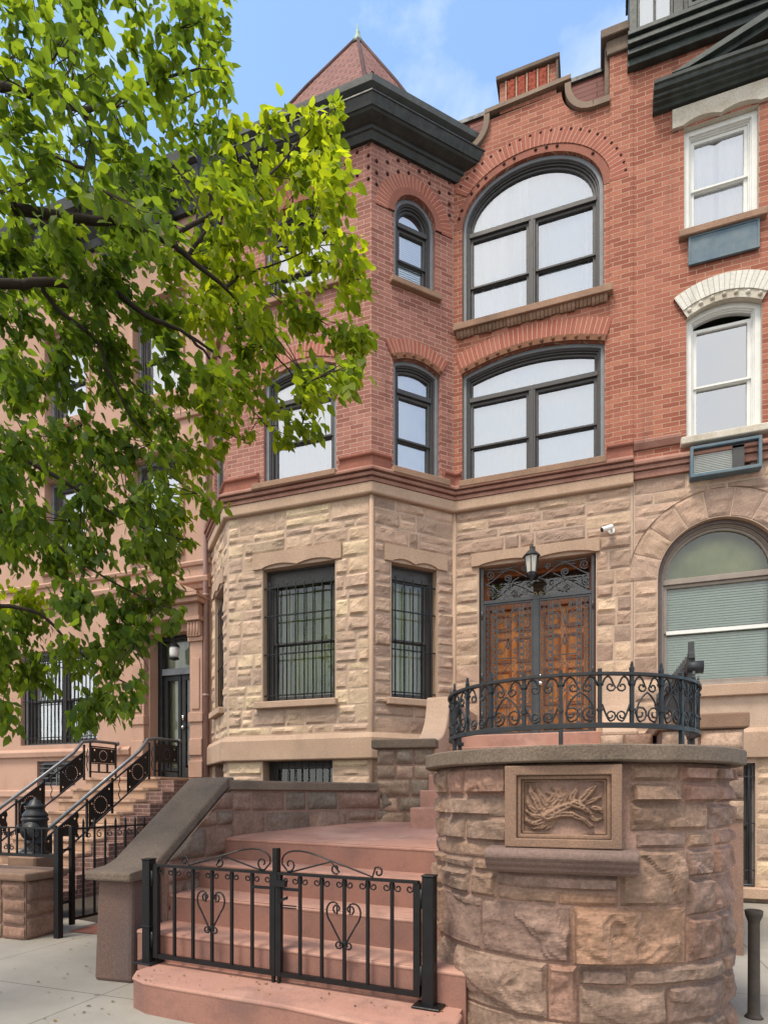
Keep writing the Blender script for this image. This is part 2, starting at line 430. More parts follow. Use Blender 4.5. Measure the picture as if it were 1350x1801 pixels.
M = {}
M['brick'] = mat_brick('red_brick_bay', (.235, .09, .068), (.37, .165, .125), (.47, .30, .24), ms=.0055, stain_amt=.6, pale_amt=.35)
M['brick_r'] = mat_brick('red_brick_gable', (.255, .078, .05), (.40, .155, .10), (.43, .285, .20), ms=.0055, pale=(.42, .17, .12), pale_amt=.45, stain=(.06, .05, .045), stain_amt=.7)
M['brick_arch'] = mat_brick('arch_brick', (.315, .10, .068), (.37, .13, .09), (.54, .36, .26), bw=.6, rh=.072, ms=.005)
M['brick_n'] = mat_brick('purple_brick', (.15, .085, .072), (.19, .105, .09), (.40, .28, .23))
M['red_plain'] = mat_stone('red_sandstone', (.34, .13, .09), (.27, .11, .08), 4, stain=(.13, .06, .05))
M['corbel'] = mat_stone('belt_brick', (.27, .125, .095), (.34, .19, .145), 5, stain=(.11, .06, .05), bmp=.3)
M['block'] = mat_stone('sandstone_rockface', (1.0, 1.0, 1.0), (.84, .82, .80), 5, tint=True, bmp=.5, bscale=45, stain=(.20, .13, .09), stain_amt=.35)
M['mortar'] = mat_stone('sandstone_mortar', (.52, .39, .30), (.44, .32, .245), 6)
M['dressed'] = mat_stone('dressed_sandstone', (.49, .345, .25), (.42, .29, .21), 2.2, stain=(.26, .18, .13), stain_amt=.5, bmp=.2)
M['sill'] = mat_stone('brownstone_sill', (.36, .22, .15), (.25, .16, .11), 3, stain=(.10, .07, .05), bmp=.25)
M['sill_d'] = mat_stone('purple_brown_sill', (.215, .145, .12), (.16, .11, .095), 3, stain=(.10, .075, .065), bmp=.35)
M['dblock'] = mat_stone('brownstone_rockface', (1.0, 1.0, 1.0), (.74, .72, .70), 6, tint=True, bmp=.8, bscale=30, stain=(.10, .075, .06), stain_amt=.55, dirt=.3)
M['dmortar'] = mat_stone('brownstone_mortar', (.30, .185, .14), (.23, .145, .115), 6)
M['dressed_b'] = mat_stone('dressed_brownstone', (.30, .185, .125), (.22, .14, .10), 4, stain=(.11, .085, .065), stain_amt=.5, bmp=.4, bscale=80)
M['gable_cap'] = mat_stone('brown_gable_coping', (.30, .225, .17), (.23, .17, .125), 3, stain=(.10, .08, .065), stain_amt=.4, bmp=.3)
M['cap'] = mat_stone('weathered_coping', (.215, .16, .12), (.15, .115, .088), 3, stain=(.05, .045, .038), stain_amt=.6, bmp=.5, bscale=70, dirt=.35)
M['ped'] = mat_stone('brown_render', (.175, .11, .088), (.13, .09, .078), 2, stain=(.10, .095, .10), stain_amt=.6, bmp=.3)
M['riser'] = mat_stone('pink_shaded_risers', (.33, .165, .125), (.25, .125, .098), 1.6, rough=.75, stain=(.16, .095, .08), stain_amt=.6, bmp=.2, dirt=.12, blot=(.17, .10, .085), blot_amt=.5, bls=3)  # darker copy of the step paint: riser shade and grime put into colour
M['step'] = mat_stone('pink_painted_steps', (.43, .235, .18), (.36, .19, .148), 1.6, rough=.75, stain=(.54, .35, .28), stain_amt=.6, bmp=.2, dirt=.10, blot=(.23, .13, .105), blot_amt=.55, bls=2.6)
M['iron'] = mat_paint('black_iron', (.007, .007, .008), .45, .35, .3, .15)
M['iron_g'] = mat_paint('grey_black_iron', (.014, .015, .017), .5, .4, .4, .2, c2=(.028, .03, .032))
M['grille'] = mat_paint('door_iron', (.045, .05, .056), .36, .5, .3, .1)
M['frame'] = mat_paint('dark_window_frame', (.055, .052, .052), .45, .4, .2, .05)
M['casing'] = mat_paint('slate_grey_casing', (.20, .215, .235), .5, .4, .25, .08)
M['cornice'] = mat_paint('black_cornice', (.016, .017, .016), .5, .4, .4, .25, c2=(.035, .04, .035))
M['gutter'] = mat_paint('grey_gutter', (.10, .105, .10), .55, .4, .35, .3)
M['greenblack'] = mat_paint('dark_green_wood', (.018, .024, .022), .5, .4, .3, .2, c2=(.05, .065, .058))
M['white'] = mat_paint('white_frame', (.72, .72, .69), .45, .4, .12, .1)
M['whitebrick'] = mat_brick('whitewashed_brick', (.62, .60, .54), (.70, .68, .62), (.42, .38, .32), bw=.6, rh=.072, pale=(.7, .7, .66), stain_amt=.5)
M['whitestone'] = mat_stone('painted_lintel', (.62, .58, .50), (.48, .42, .33), 4, stain=(.25, .19, .12), stain_amt=.6, bmp=.4)
M['slate'] = mat_brick('red_slate', (.19, .082, .064), (.25, .115, .092), (.06, .028, .025), bw=.24, rh=.15, ms=.010, stain=(.10, .06, .05), stain_amt=.4, pale=(.30, .16, .13), pale_amt=.3)
M['slate_h'] = mat_brick('mansard_slate', (.16, .062, .052), (.20, .08, .066), (.05, .022, .02), bw=1.7, rh=.105, ms=.008, stain=(.10, .06, .05), stain_amt=.4, pale=(.24, .13, .11), pale_amt=.3)
M['glass'] = mat_glass('window_glass')
M['glass_d'] = mat_glass('dark_window_glass', (.80, .85, .78), 1.5, .03)
M['glass_m'] = mat_glass('clear_window_glass', (.95, .97, .94), 1.5, .04)
M['curtain'] = mat_cloth('white_curtain', (.88, .89, .90), (.78, .80, .83))
M['curtain_b'] = mat_cloth('bluish_blind', (.72, .80, .82), (.62, .72, .75), 3)
M['curtain_sky_tint'] = mat_cloth('sky_reflection_backing', (.50, .58, .68), (.42, .50, .62), 3)  # blue stands for sky reflected in the panes, put into the backing colour
M['room'] = mat_stone('dim_room', (.05, .055, .03), (.018, .02, .014), 1.1, bmp=0)
M['roomgreen'] = mat_stone('dim_green_room', (.62, .64, .32), (.20, .23, .085), 1.3, bmp=0)
M['drape'] = mat_cloth('cream_drape', (.72, .70, .58), (.48, .45, .37), 14)
M['wood'] = mat_wood('orange_oak', (.85, .33, .075), (.52, .17, .038))
M['wood_d'] = mat_wood('oak_moulding', (.42, .13, .03), (.28, .08, .02))
M['terracotta'] = mat_stone('terracotta', (.36, .08, .045), (.24, .05, .03), 14, bmp=.8, bscale=30)
M['brownstucco'] = mat_stone('brownstone_stucco', (.50, .315, .24), (.43, .265, .195), 1.5, stain=(.27, .15, .11), stain_amt=.5, bmp=.2)
M['peach'] = mat_stone('peach_steps', (.50, .335, .235), (.42, .27, .185), 2, stain=(.30, .18, .13), stain_amt=.4, bmp=.15)
M['steel'] = mat_paint('grey_handrail', (.15, .155, .165), .4, .5, .2, .05, metal=.6)
M['pipe'] = mat_paint('brown_pipe', (.30, .19, .17), .45, .4, .2, .1)
M['chrome'] = mat_paint('polished_knob', (.8, .8, .78), .15, .5, .05, 0, metal=1.0)
M['rust'] = mat_paint('rusty_pipe', (.045, .038, .034), .7, .3, .3, .5, 10, c2=(.075, .06, .048))
M['pvc'] = mat_paint('white_plastic', (.78, .78, .76), .35, .5, .08, 0)
M['lamp_glass'] = mat_paint('frosted_lamp_glass', (.52, .50, .44), .25, .5, .15, 0)
M['blueboard'] = mat_paint('blue_painted_board', (.07, .12, .16), .6, .4, .4, .4, 4, c2=(.13, .17, .19))
M['ac'] = mat_paint('grey_ac_grille', (.38, .40, .38), .5, .4, .15, .1)
M['blind'] = mat_paint('pale_green_blind', (.66, .76, .68), .5, .4, .1, 0)
M['ornament'] = mat_stone('dark_boss', (.05, .02, .018), (.09, .03, .025), 20)
M['rosette'] = mat_stone('rosette_strip', (.24, .11, .06), (.15, .07, .045), 14)
M['gold'] = mat_paint('gold_numeral', (.42, .36, .18), .4, .5, .1, 0)
M['bark'] = mat_stone('bark', (.055, .04, .028), (.03, .022, .016), 8, zs=.3, bmp=.8, bscale=25)

M['leaf'] = mat_leaf()
M['copper'] = mat_paint('verdigris', (.22, .32, .27), .6, .4)
M['concrete'] = mat_concrete()
M['asphalt'] = mat_stone('asphalt', (.05, .05, .05), (.04, .04, .04), 6, bmp=.4, bscale=90)
M['soil'] = mat_stone('yard_soil', (.07, .055, .04), (.04, .032, .024), 5, bmp=.6)
M['tile'] = mat_stone('red_paving', (.33, .13, .09), (.26, .11, .08), 5)
SAND = [(.63, .475, .335), (.58, .425, .30), (.53, .385, .285), (.49, .35, .265), (.65, .51, .345), (.44, .32, .25), (.56, .41, .30)]
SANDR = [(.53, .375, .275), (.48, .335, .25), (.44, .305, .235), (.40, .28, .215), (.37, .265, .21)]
BROWN = [(.33, .205, .15), (.31, .19, .142), (.29, .18, .138), (.34, .21, .15), (.31, .19, .145), (.28, .18, .142), (.33, .195, .145), (.32, .205, .15)]
GREYB = [(.26, .20, .155), (.22, .175, .14), (.28, .20, .15), (.30, .21, .16), (.24, .195, .155)]
# ---------------------------------------------------------------- frames of the house
DW = Fr((0, 9.28, 0), (1, 0, 0), (0, -1, 0))
BF = Fr((0, 8.28, 0), (1, 0, 0), (0, -1, 0))
RF = Fr((-3.11, 8.28, 0), (1, 1, 0), (1, -1, 0))
LF = Fr((-6.56, 9.28, 0), (1, -1, 0), (-1, -1, 0))
W1 = math.sqrt(2)
PLAN = [(-6.56, 9.28), (-5.56, 8.28), (-3.11, 8.28), (-2.11, 9.28), (.478, 9.28)]

RW = random.Random(3)
def window(parent, fr, u0, u1, v0, vs, rise, kind, recess=.05, vt=None, mull=None, meet=None, fm='frame', cm='casing', glass='glass', back='curtain',
           bd=.16, cw=.055, fw=.05, sash=.045, drapes=None, label=None, dmat='drape', slat=None):
    """double-hung window with casing, frame, transom light, mullion, meeting rails > glass, curtain"""
    b = MB(); r = recess
    if cw > 0: b.ring(fr, opening(u0, u1, v0, vs, rise, kind, 0, bi=0), opening(u0, u1, v0, vs, rise, kind, cw, bi=.02), -r-.08, -r, 0)
    i1 = cw+.5*fw; i2 = cw+fw
    b.ring(fr, opening(u0, u1, v0, vs, rise, kind, max(0, cw-.004), bi=.015), opening(u0, u1, v0, vs, rise, kind, i1, bi=.045), -r-.10, -r-.028, 1)
    b.ring(fr, opening(u0, u1, v0, vs, rise, kind, i1-.002, bi=.04), opening(u0, u1, v0, vs, rise, kind, i2, bi=.06), -r-.12, -r-.05, 1)
    g = MB(); gd = -r-.105
    top = vt-.04 if vt else (vs if rise and kind == 'ell' else vs-i2)
    if vt:
        b.box(fr, u0+i2-.01, u1-i2+.01, vt-.04, vt+.03, -r-.11, -r-.035, 1)
        b.box(fr, u0+i2-.01, u1-i2+.01, vt+.03, vt+.045, -r-.10, -r-.06, 1)
        full = opening(u0, u1, v0, vs, rise, kind, i2+sash*.8, n=24)[2:]
        a = [p for p in full if p[1] > vt+.05]
        ua = u0+i2+sash*.8; ub = u1-i2-sash*.8
        if kind == 'ell':
            lo = [(min(p[0] for p in a), vt+.045), (max(p[0] for p in a), vt+.045)]
        else: lo = [(ua, vt+.045), (ub, vt+.045)]
        poly = lo+a
        # thin sash round the transom light
        full2 = [p for p in opening(u0, u1, v0, vs, rise, kind, i2-.002, n=24)[2:]]
        A2 = []; k = 0
        for p, q in zip(full2, full):
            if q[1] > vt+.05: A2.append(p)
        b.ring(fr, [(lo[0][0]-.03, vt+.03), (lo[1][0]+.03, vt+.03)]+A2, poly, -r-.12, -r-.075, 1)
        g.poly([fr(p[0], p[1], gd) for p in poly], poly)
    cols = [(u0+i2, u1-i2)] if mull is None else [(u0+i2, mull-.045), (mull+.045, u1-i2)]
    if mull is not None:
        b.box(fr, mull-.047, mull+.047, v0+.05, top+.005, -r-.115, -r-.04, 1); b.box(fr, mull-.018, mull+.018, v0+.05, top+.002, -r-.1, -r-.03, 1)
    for (a, c) in cols:
        lo = v0+.06; mt = meet if meet else (lo+top)/2
        for (p, q, dd) in ((mt, top, 0.0), (lo, mt+.02, -.025)):
            b.ring(fr, rectp(a-.002, c+.002, p, q), rectp(a+sash, c-sash, p+(.03 if dd == 0 else sash+.01), q-(sash if dd == 0 else .03)), -r-.13+dd, -r-.07+dd, 1)
            g.poly([fr(x, y, gd+dd) for x, y in rectp(a+sash-.005, c-sash+.005, p+.02, q-.02)], rectp(a, c, p, q))
    w = b.build('window', [M[cm], M[fm]], parent, bevel=.004)
    if label: w['label'] = label
    g.build('glass', M[glass], w)
    k = MB(); op = opening(u0, u1, v0, vs, rise, kind, -.02, n=16)
    if back == 'curtain' or back == 'curtain_b':
        a, c = op[0][0], op[1][0]; nn = max(24, int((c-a)*40)); ph = RW.uniform(0, 6); top_ = max(p[1] for p in op)
        k.poly([fr(p[0], p[1], -r-bd-.12) for p in op], op)
        X = [a+(c-a)*q/nn for q in range(nn+1)]
        amp = [.004+.022*max(0, noise.noise(Vector((x*2.1, ph, v0)))) for x in X]
        D_ = [-r-bd+amp[q]*math.sin(q*1.35+2*noise.noise(Vector((X[q]*3, ph, 1)))) for q in range(nn+1)]
        for q in range(nn):
            tp = top_ if not rise else min(arch_v(u0, u1, vs, rise, kind, -.02, X[q]), arch_v(u0, u1, vs, rise, kind, -.02, X[q+1]))
            k.poly([fr(X[q], v0, D_[q]), fr(X[q+1], v0, D_[q+1]), fr(X[q+1], tp, D_[q+1]), fr(X[q], tp, D_[q])], None, 0, True)
    else: k.poly([fr(p[0], p[1], -r-bd) for p in op], op)
    k.build('curtain' if 'curtain' in back or 'blind' in back else 'dim_interior', M[back], w)
    if drapes:
        k = MB()
        for (a, c) in drapes:
            n = 10; pts = [(a+(c-a)*q/n, -r-bd+.04+.025*math.sin(q*2.4)) for q in range(n+1)]
            for q in range(n):
                k.poly([fr(pts[q][0], v0, pts[q][1]), fr(pts[q+1][0], v0, pts[q+1][1]), fr(pts[q+1][0], vs+rise, pts[q+1][1]), fr(pts[q][0], vs+rise, pts[q][1])], None, 0, True)
        k.build('curtain', M[dmat], w)
    if slat:
        k = MB(); v = slat[0]
        while v < slat[1]:
            k.poly([fr(u0+i2, v, -r-bd+.035), fr(u1-i2, v, -r-bd+.035), fr(u1-i2, v+.03, -r-bd+.02), fr(u0+i2, v+.03, -r-bd+.02)]); v += .034
        k.build('blind', M['curtain_b'], w)
    return w
def bars(w, fr, u0, u1, v0, v1, n, hs, d=.0, r=.011, spike=.05, mat='iron'):
    b = MB()
    for k in range(n):
        u = u0+(u1-u0)*(k+.5)/n
        b.tube([fr(u, v0, d), fr(u, v1, d), fr(u, v1+spike, d)], [r, r, r*.5], 6)
    for v in hs: b.box(fr, u0-.02, u1+.02, v-.009, v+.009, d-.012, d+.006)
    return b.build('security_bars', M[mat], w)
def lintel(parent, fr, u0, u1, a, c, v0, v1, d=.035, depth=.16, mat='dressed', hump=.055):
    """flat stone head whose lower edge is scooped in two shallow lobes between a and c"""
    b = MB(); m = (a+c)/2
    pts = [(u0, v0), (a, v0)]
    pts += [(a+(m-a)*k/10, v0+hump*math.sin(PI*min(1, k/10*1.02))**.7) for k in range(1, 10)]+[(m, v0+.006)]
    pts += [(m+(c-m)*k/10, v0+hump*math.sin(PI*k/10)**.7) for k in range(1, 10)]+[(c, v0), (u1, v0), (u1, v1), (u0, v1)]
    b.prism(fr, pts, -.01, d)
    low = pts[1:-3]
    for k in range(len(low)-1):
        p, q = low[k], low[k+1]
        b.poly([fr(p[0], p[1], d-.002), fr(q[0], q[1], d-.002), fr(q[0], v0-.004, -depth), fr(p[0], v0-.004, -depth)], None, 0, True)
    return b.build('lintel', M[mat], parent)

H = thing('brick_house', (-3, 9.28, 0), 'red brick and rough sandstone house with pyramid roofed bay and large arched top window', 'house')
RN = random.Random(5)
op_dw = [opening(-1.98, .10, 6.25, 7.96, .18, 'seg'), opening(-1.98, .085, 8.70, 10.23, .77, 'ell', n=28)]
op_bf = [opening(-4.90, -3.67, 6.22, 7.88, .13, 'seg'), opening(-4.88, -3.67, 9.10, 10.10, .36, 'ell')]
op_rf = [opening(.358, 1.157, 6.25, 7.89, .11, 'seg'), opening(.368, 1.075, 9.11, 10.10, .36, 'ell')]
op_lf = [opening(.26, 1.06, 6.25, 7.89, .11, 'seg'), opening(.34, 1.05, 9.11, 10.10, .36, 'ell')]
# --- brick
b = MB()
gable = [(-2.11, 5.9), (.478, 5.9), (.478, 12.02), (.17, 12.02), (.17, 11.38), (-.1, 11.38)]
gable += [(-.1-.4*math.sin(PI/2*k/8), 11.80-.42*math.cos(PI/2*k/8)) for k in range(1, 9)]
gable += [(-1.55, 11.77)]+[(-1.95+.4*math.cos(PI/2*k/8), 11.75-.42*math.sin(PI/2*k/8)) for k in range(1, 9)]+[(-2.11, 11.30)]
b.wall(DW, gable, op_dw, .16, 1)
b.wall(BF, rectp(-5.56, -3.11, 5.9, 11.1), op_bf, .16, 0)
b.wall(RF, rectp(0, W1, 5.9, 11.1), op_rf, .16, 0)
b.wall(LF, rectp(0, W1, 5.9, 11.1), op_lf, .16, 0)
WALLB = b
# --- arches of upright bricks
def arch(name, mt, *a, **k):
    b = MB(); arch_ring(b, *a, **k); return b.build(name, M[mt], H)
arch('brick_arch', 'brick_arch', DW, -1.98, .10, 7.96, .18, 'seg', .085, .33, -.01, .018, 0, umin=-2.11)
arch('brick_arch', 'brick_arch', DW, -1.98, .085, 10.23, .77, 'ell', .11, .33, -.01, .014, 0, 44, umin=-2.11)
arch('brick_arch', 'brick_arch', RF, .358, 1.157, 7.89, .11, 'seg', .075, .29, -.01, .014, 0, 20)
arch('brick_arch', 'brick_arch', RF, .368, 1.075, 10.10, .36, 'ell', .10, .30, -.01, .014, 0, 28)
arch('brick_arch', 'brick_arch', BF, -4.90, -3.67, 7.88, .13, 'seg', .075, .29, -.01, .014, 0, 20)
arch('brick_arch', 'brick_arch', BF, -4.88, -3.67, 10.10, .36, 'ell', .10, .30, -.01, .014, 0, 28)
arch('arch_trim', 'red_plain', DW, -1.98, .085, 10.23, .77, 'ell', .0, .10, -.01, .004, 0, 44, umin=-2.11)
arch('arch_trim', 'red_plain', RF, .368, 1.075, 10.10, .36, 'ell', .0, .10, -.01, .03, 0, 28)
arch('arch_trim', 'red_plain', BF, -4.88, -3.67, 10.10, .36, 'ell', .0, .10, -.01, .03, 0, 28)
# --- strips of rosettes and rows of dark bosses
for fr, a in ((DW, (-1.98, .10, 7.96, .18)), (RF, (.358, 1.157, 7.89, .11)), (BF, (-4.90, -3.67, 7.88, .13))):
    b = MB(); arch_ring(b, fr, *a, 'seg', .0, .085, -.02, .03, 0, 24, umin=-2.11)
    n = 13 if a[1]-a[0] > 1.5 else (6 if a[1]-a[0] < 1 else 7)
    if fr is not BF:
     for (u, v) in on_arch(*a, 'seg', .043, n, .04, .96): b.ball(fr(u, v, .028), .03, 8)
    b.build('rosette_strip', M['rosette'], H)
o = WALLB
def boss(fr, u, v): o.ball(fr(u, v, .0), .027, 8, 2)
for (u, v) in on_arch(-1.98, .085, 10.23, .77, 'ell', .30, 27, .03, .97):
    if u > -2.08: boss(DW, u, v)
for (u, v) in on_arch(-1.98, .085, 10.23, .77, 'ell', .07, 22, .02, .98):
    if R0.random() < .6: boss(DW, u, v)
for k in range(8):
    for j in range(4):
        u = .08+k*.178; v = 10.90-j*.17+(.06 if k % 2 else 0)
        d = math.hypot((u-.72)/.75, max(0, v-10.1)/.80)
        if d > .86 and R0.random() < .8: boss(RF, u, v)
for k in range(14):
    for j in range(4):
        u = -5.47+k*.178; v = 10.90-j*.17+(.06 if k % 2 else 0)
        d = math.hypot((u+4.27)/1.0, max(0, v-10.1)/.80)
        if d > .93 and R0.random() < .8: boss(BF, u, v)
o.build('brick_wall', [M['brick'], M['brick_r'], M['ornament']], H)
# --- stone storey
b = MB()
gw_bf = rectp(-4.92, -3.69, 2.87, 4.95); gw_rf = rectp(.325, 1.106, 2.87, 4.90); gw_lf = rectp(.31, 1.09, 2.87, 4.90)
bs = rectp(-4.92, -3.73, .6, 1.96); bs_l = rectp(.3, 1.1, .6, 1.96)
door_o = rectp(-1.72, -.02, 2.30, 4.95)
def stone(fr, rects, pal=SAND, wmax=.78, hmax=.32, A=.034, wmin=.15, hmin=.115):
    ashlar(b, frmap(fr), rects, hmin, hmax, wmin, wmax, pal, A, .03, RN, m=2, mg=.014)
def face_done(): b.build('stone_wall', [M['mortar'], M['dressed'], M['block']], H)
b = MB(); b.wall(BF, rectp(-5.56, -3.11, 0, 5.9), [gw_bf, bs], .22, 0, 1)
stone(BF, [(-5.55, -4.92, 2.77, 4.95), (-3.69, -3.14, 2.77, 4.95), (-5.55, -5.08, 4.95, 5.19), (-3.58, -3.14, 4.95, 5.19)], wmax=.46, hmax=.28)
stone(BF, [(-5.55, -3.14, 5.19, 5.82), (-5.55, -3.14, 2.37, 2.77), (-5.55, -4.92, 1.3, 1.96), (-3.73, -3.14, 1.3, 1.96)]); face_done()
b = MB(); b.wall(RF, rectp(0, W1, 0, 5.9), [gw_rf], .22, 0, 1)
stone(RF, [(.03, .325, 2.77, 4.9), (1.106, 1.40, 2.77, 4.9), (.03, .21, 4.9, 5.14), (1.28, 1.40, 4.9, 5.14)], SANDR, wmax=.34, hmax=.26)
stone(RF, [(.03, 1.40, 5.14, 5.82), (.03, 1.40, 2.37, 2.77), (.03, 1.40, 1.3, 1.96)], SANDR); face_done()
b = MB(); b.wall(LF, rectp(0, W1, 0, 5.9), [gw_lf, bs_l], .22, 0, 1)
stone(LF, [(0.02, .31, 2.77, 4.9), (1.09, 1.40, 2.77, 4.9), (0.02, 1.40, 4.9, 5.82), (0.02, 1.40, 2.37, 2.77), (.02, .3, 1.3, 1.96), (1.1, 1.4, 1.3, 1.96)], wmax=.4); face_done()
b = MB(); b.wall(DW, rectp(-2.11, .478, 0, 5.9), [door_o], .52, 0, 1)
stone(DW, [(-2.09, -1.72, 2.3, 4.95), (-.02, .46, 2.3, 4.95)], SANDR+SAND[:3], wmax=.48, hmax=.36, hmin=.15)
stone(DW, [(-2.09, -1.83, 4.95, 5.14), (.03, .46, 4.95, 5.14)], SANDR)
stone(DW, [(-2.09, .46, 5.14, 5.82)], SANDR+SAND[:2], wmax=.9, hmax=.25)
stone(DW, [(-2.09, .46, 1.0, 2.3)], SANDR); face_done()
for (cx, cy, ax, ay) in ((-3.11, 8.28, .38, -.92), (-2.11, 9.28, .38, -.92)):
    b = MB(); b.lathe(Fr((cx, cy, 0), (1, 0, 0), (0, -1, 0)), [(.034, 0), (.034, 5.82)], 8)
    b.build('corner_bead', M['dressed'], H)
# --- belts and mouldings
b = MB(); b.moulding(PLAN, [(0, 5.82), (.06, 5.82), (.075, 5.84), (.075, 5.985), (0, 5.985)]); b.build('stone_band', M['dressed'], H, bevel=.006)
b = MB(); b.moulding(PLAN, [(0, 5.987), (.09, 5.987), (.09, 6.04), (.068, 6.045), (.068, 6.058), (.12, 6.06), (.12, 6.108), (.098, 6.112), (.098, 6.124), (.15, 6.126), (.15, 6.158), (.05, 6.235), (0, 6.235)])
b.build('brick_corbel', M['corbel'], H, bevel=.004)
b = MB(); pp = [(0, 6.236), (.035, 6.236), (.035, 6.37), (.07, 6.39), (.075, 6.42), (.03, 6.45), (0, 6.452)]
def P2(fr, u): p = fr(u, 0); return (p.x, p.y)
for pth in ([P2(LF, 1.06), (-5.56, 8.28), P2(BF, -4.98)], [P2(BF, -3.60), (-3.11, 8.28), P2(RF, .30)], [P2(RF, 1.22), (-2.11, 9.28), P2(DW, -1.99)], [P2(DW, .13), P2(DW, .478)]):
    b = MB(); b.moulding(pth, pp); b.build('brick_plinth', M['red_plain'], H, bevel=.006)
for pth in (PLAN[:4]+[(-1.76, 9.28)], [(.0, 9.28), (.478, 9.28)]):
    b = MB(); b.moulding(pth, [(0, 1.96), (.085, 1.96), (.095, 1.98), (.095, 2.27), (.05, 2.345), (0, 2.35)]); b.build('water_table', M['dressed'], H, bevel=.008)
# --- sills
def sill(fr, u0, u1, v0, v1, d, mat='sill', dep=.1):
    b = MB(); b.box(fr, u0, u1, v0, v1, -dep, d); return b.build('sill', M[mat], H, bevel=.01)
sill(BF, -5.03, -3.62, 6.135, 6.225, .165); sill(RF, .28, 1.25, 6.15, 6.25, .165); sill(DW, -2.0, .12, 6.15, 6.25, .16); sill(LF, .2, 1.1, 6.15, 6.25, .16)
sill(RF, .30, 1.16, 9.02, 9.11, .08); sill(BF, -4.98, -3.57, 9.01, 9.10, .08); sill(LF, .3, 1.1, 9.02, 9.11, .08)
sill(BF, -5.03, -3.64, 2.77, 2.872, .10, 'dressed'); sill(RF, .23, 1.20, 2.77, 2.872, .10, 'dressed'); sill(LF, .25, 1.15, 2.77, 2.872, .10, 'dressed')
b = MB(); b.box(DW, -2.10, .21, 8.60, 8.70, -.1, .12)
n = 40
for k in range(n):
    u = -2.06+2.2*k/n; h_ = .045+.018*math.sin(k*.9)+.012*math.sin(k*2.3)
    b.prism(Fr(DW(u, 0), (0, -1, 0), (1, 0, 0)), [(0, 8.60), (.085, 8.60), (.06, 8.60-h_), (.03, 8.545-h_*.6), (0, 8.53)], 0, 2.2/n-.004)
b.build('sill', M['sill'], H, bevel=.006)['label'] = 'long brown sill carved with a rippled moulding underneath'
# --- lintels
lintel(H, BF, -5.08, -3.58, -4.93, -3.70, 4.95, 5.19); lintel(H, RF, .21, 1.28, .32, 1.11, 4.90, 5.14); lintel(H, LF, .2, 1.2, .30, 1.10, 4.90, 5.14)
lintel(H, DW, -1.83, .03, -1.72, -.03, 4.95, 5.145, .045, .2)
# --- windows
window(H, DW, -1.98, .10, 6.25, 7.96, .18, 'seg', .05, 7.60, -.93, 6.86, back='curtain_b', bd=.2)
window(H, DW, -1.98, .085, 8.70, 10.23, .77, 'ell', .05, 10.17, -.93, 9.355, back='curtain_b', bd=.20, drapes=[(-1.86, -1.30), (-1.22, -.98), (-.22, -.06)], dmat='curtain', label='large arched window with white curtains')
window(H, BF, -4.90, -3.67, 6.22, 7.88, .13, 'seg', .06, 7.54, None, 6.90)
window(H, BF, -4.88, -3.67, 9.10, 10.10, .36, 'ell', .06, 10.04, None, 9.53)
window(H, RF, .358, 1.157, 6.25, 7.89, .11, 'seg', .05, 7.54, None, 6.82, back='curtain_sky_tint')
window(H, RF, .368, 1.075, 9.11, 10.10, .36, 'ell', .05, 10.05, None, 9.53, back='curtain_sky_tint', slat=(9.2, 10.0))
window(H, LF, .26, 1.06, 6.25, 7.89, .11, 'seg', .05, 7.54, None, 6.82); window(H, LF, .34, 1.05, 9.11, 10.10, .36, 'ell', .05, 10.05, None, 9.53)
g1 = window(H, BF, -4.92, -3.69, 2.87, 4.95, 0, 'seg', .13, None, None, 3.80, cw=.03, cm='frame', glass='glass_d', back='roomgreen', bd=.28, drapes=[(-4.82, -4.60), (-3.86, -3.76)])
g2 = window(H, RF, .325, 1.106, 2.87, 4.90, 0, 'seg', .13, None, None, 3.78, cw=.03, cm='frame', glass='glass_d', back='roomgreen', bd=.30, drapes=[(.36, .66), (.78, 1.08)])
g3 = window(H, LF, .31, 1.09, 2.87, 4.90, 0, 'seg', .13, None, None, 3.78, cw=.03, cm='frame', glass='glass_d', back='room', bd=.35)
bars(g1, BF, -4.90, -3.70, 2.90, 4.70, 8, (2.98, 3.62, 4.22, 4.66), -.05); bars(g2, RF, .34, 1.09, 2.90, 4.66, 5, (2.98, 3.62, 4.20, 4.62), -.05); bars(g3, LF, .33, 1.07, 2.90, 4.66, 5, (2.98, 3.62, 4.20, 4.62), -.05)
for w_, fr, u0, u1 in ((g1, BF, -4.92, -3.69), (g2, RF, .325, 1.106)):
    b = MB(); b.box(fr, u0+.06, u1-.06, 4.70, 4.93, -.20, -.16); b.build('head_panel', M['frame'], w_)
g4 = window(H, BF, -4.92, -3.73, .6, 1.96, 0, 'seg', .20, None, None, 1.2, cw=.02, cm='frame', glass='glass_d', back='room', bd=.3)
bars(g4, BF, -4.80, -3.74, .62, 1.9, 9, (1.0, 1.62), -.06, .009)
window(H, LF, .3, 1.1, .6, 1.96, 0, 'seg', .20, None, None, 1.2, cw=.02, cm='frame', glass='glass_d', back='room', bd=.3)
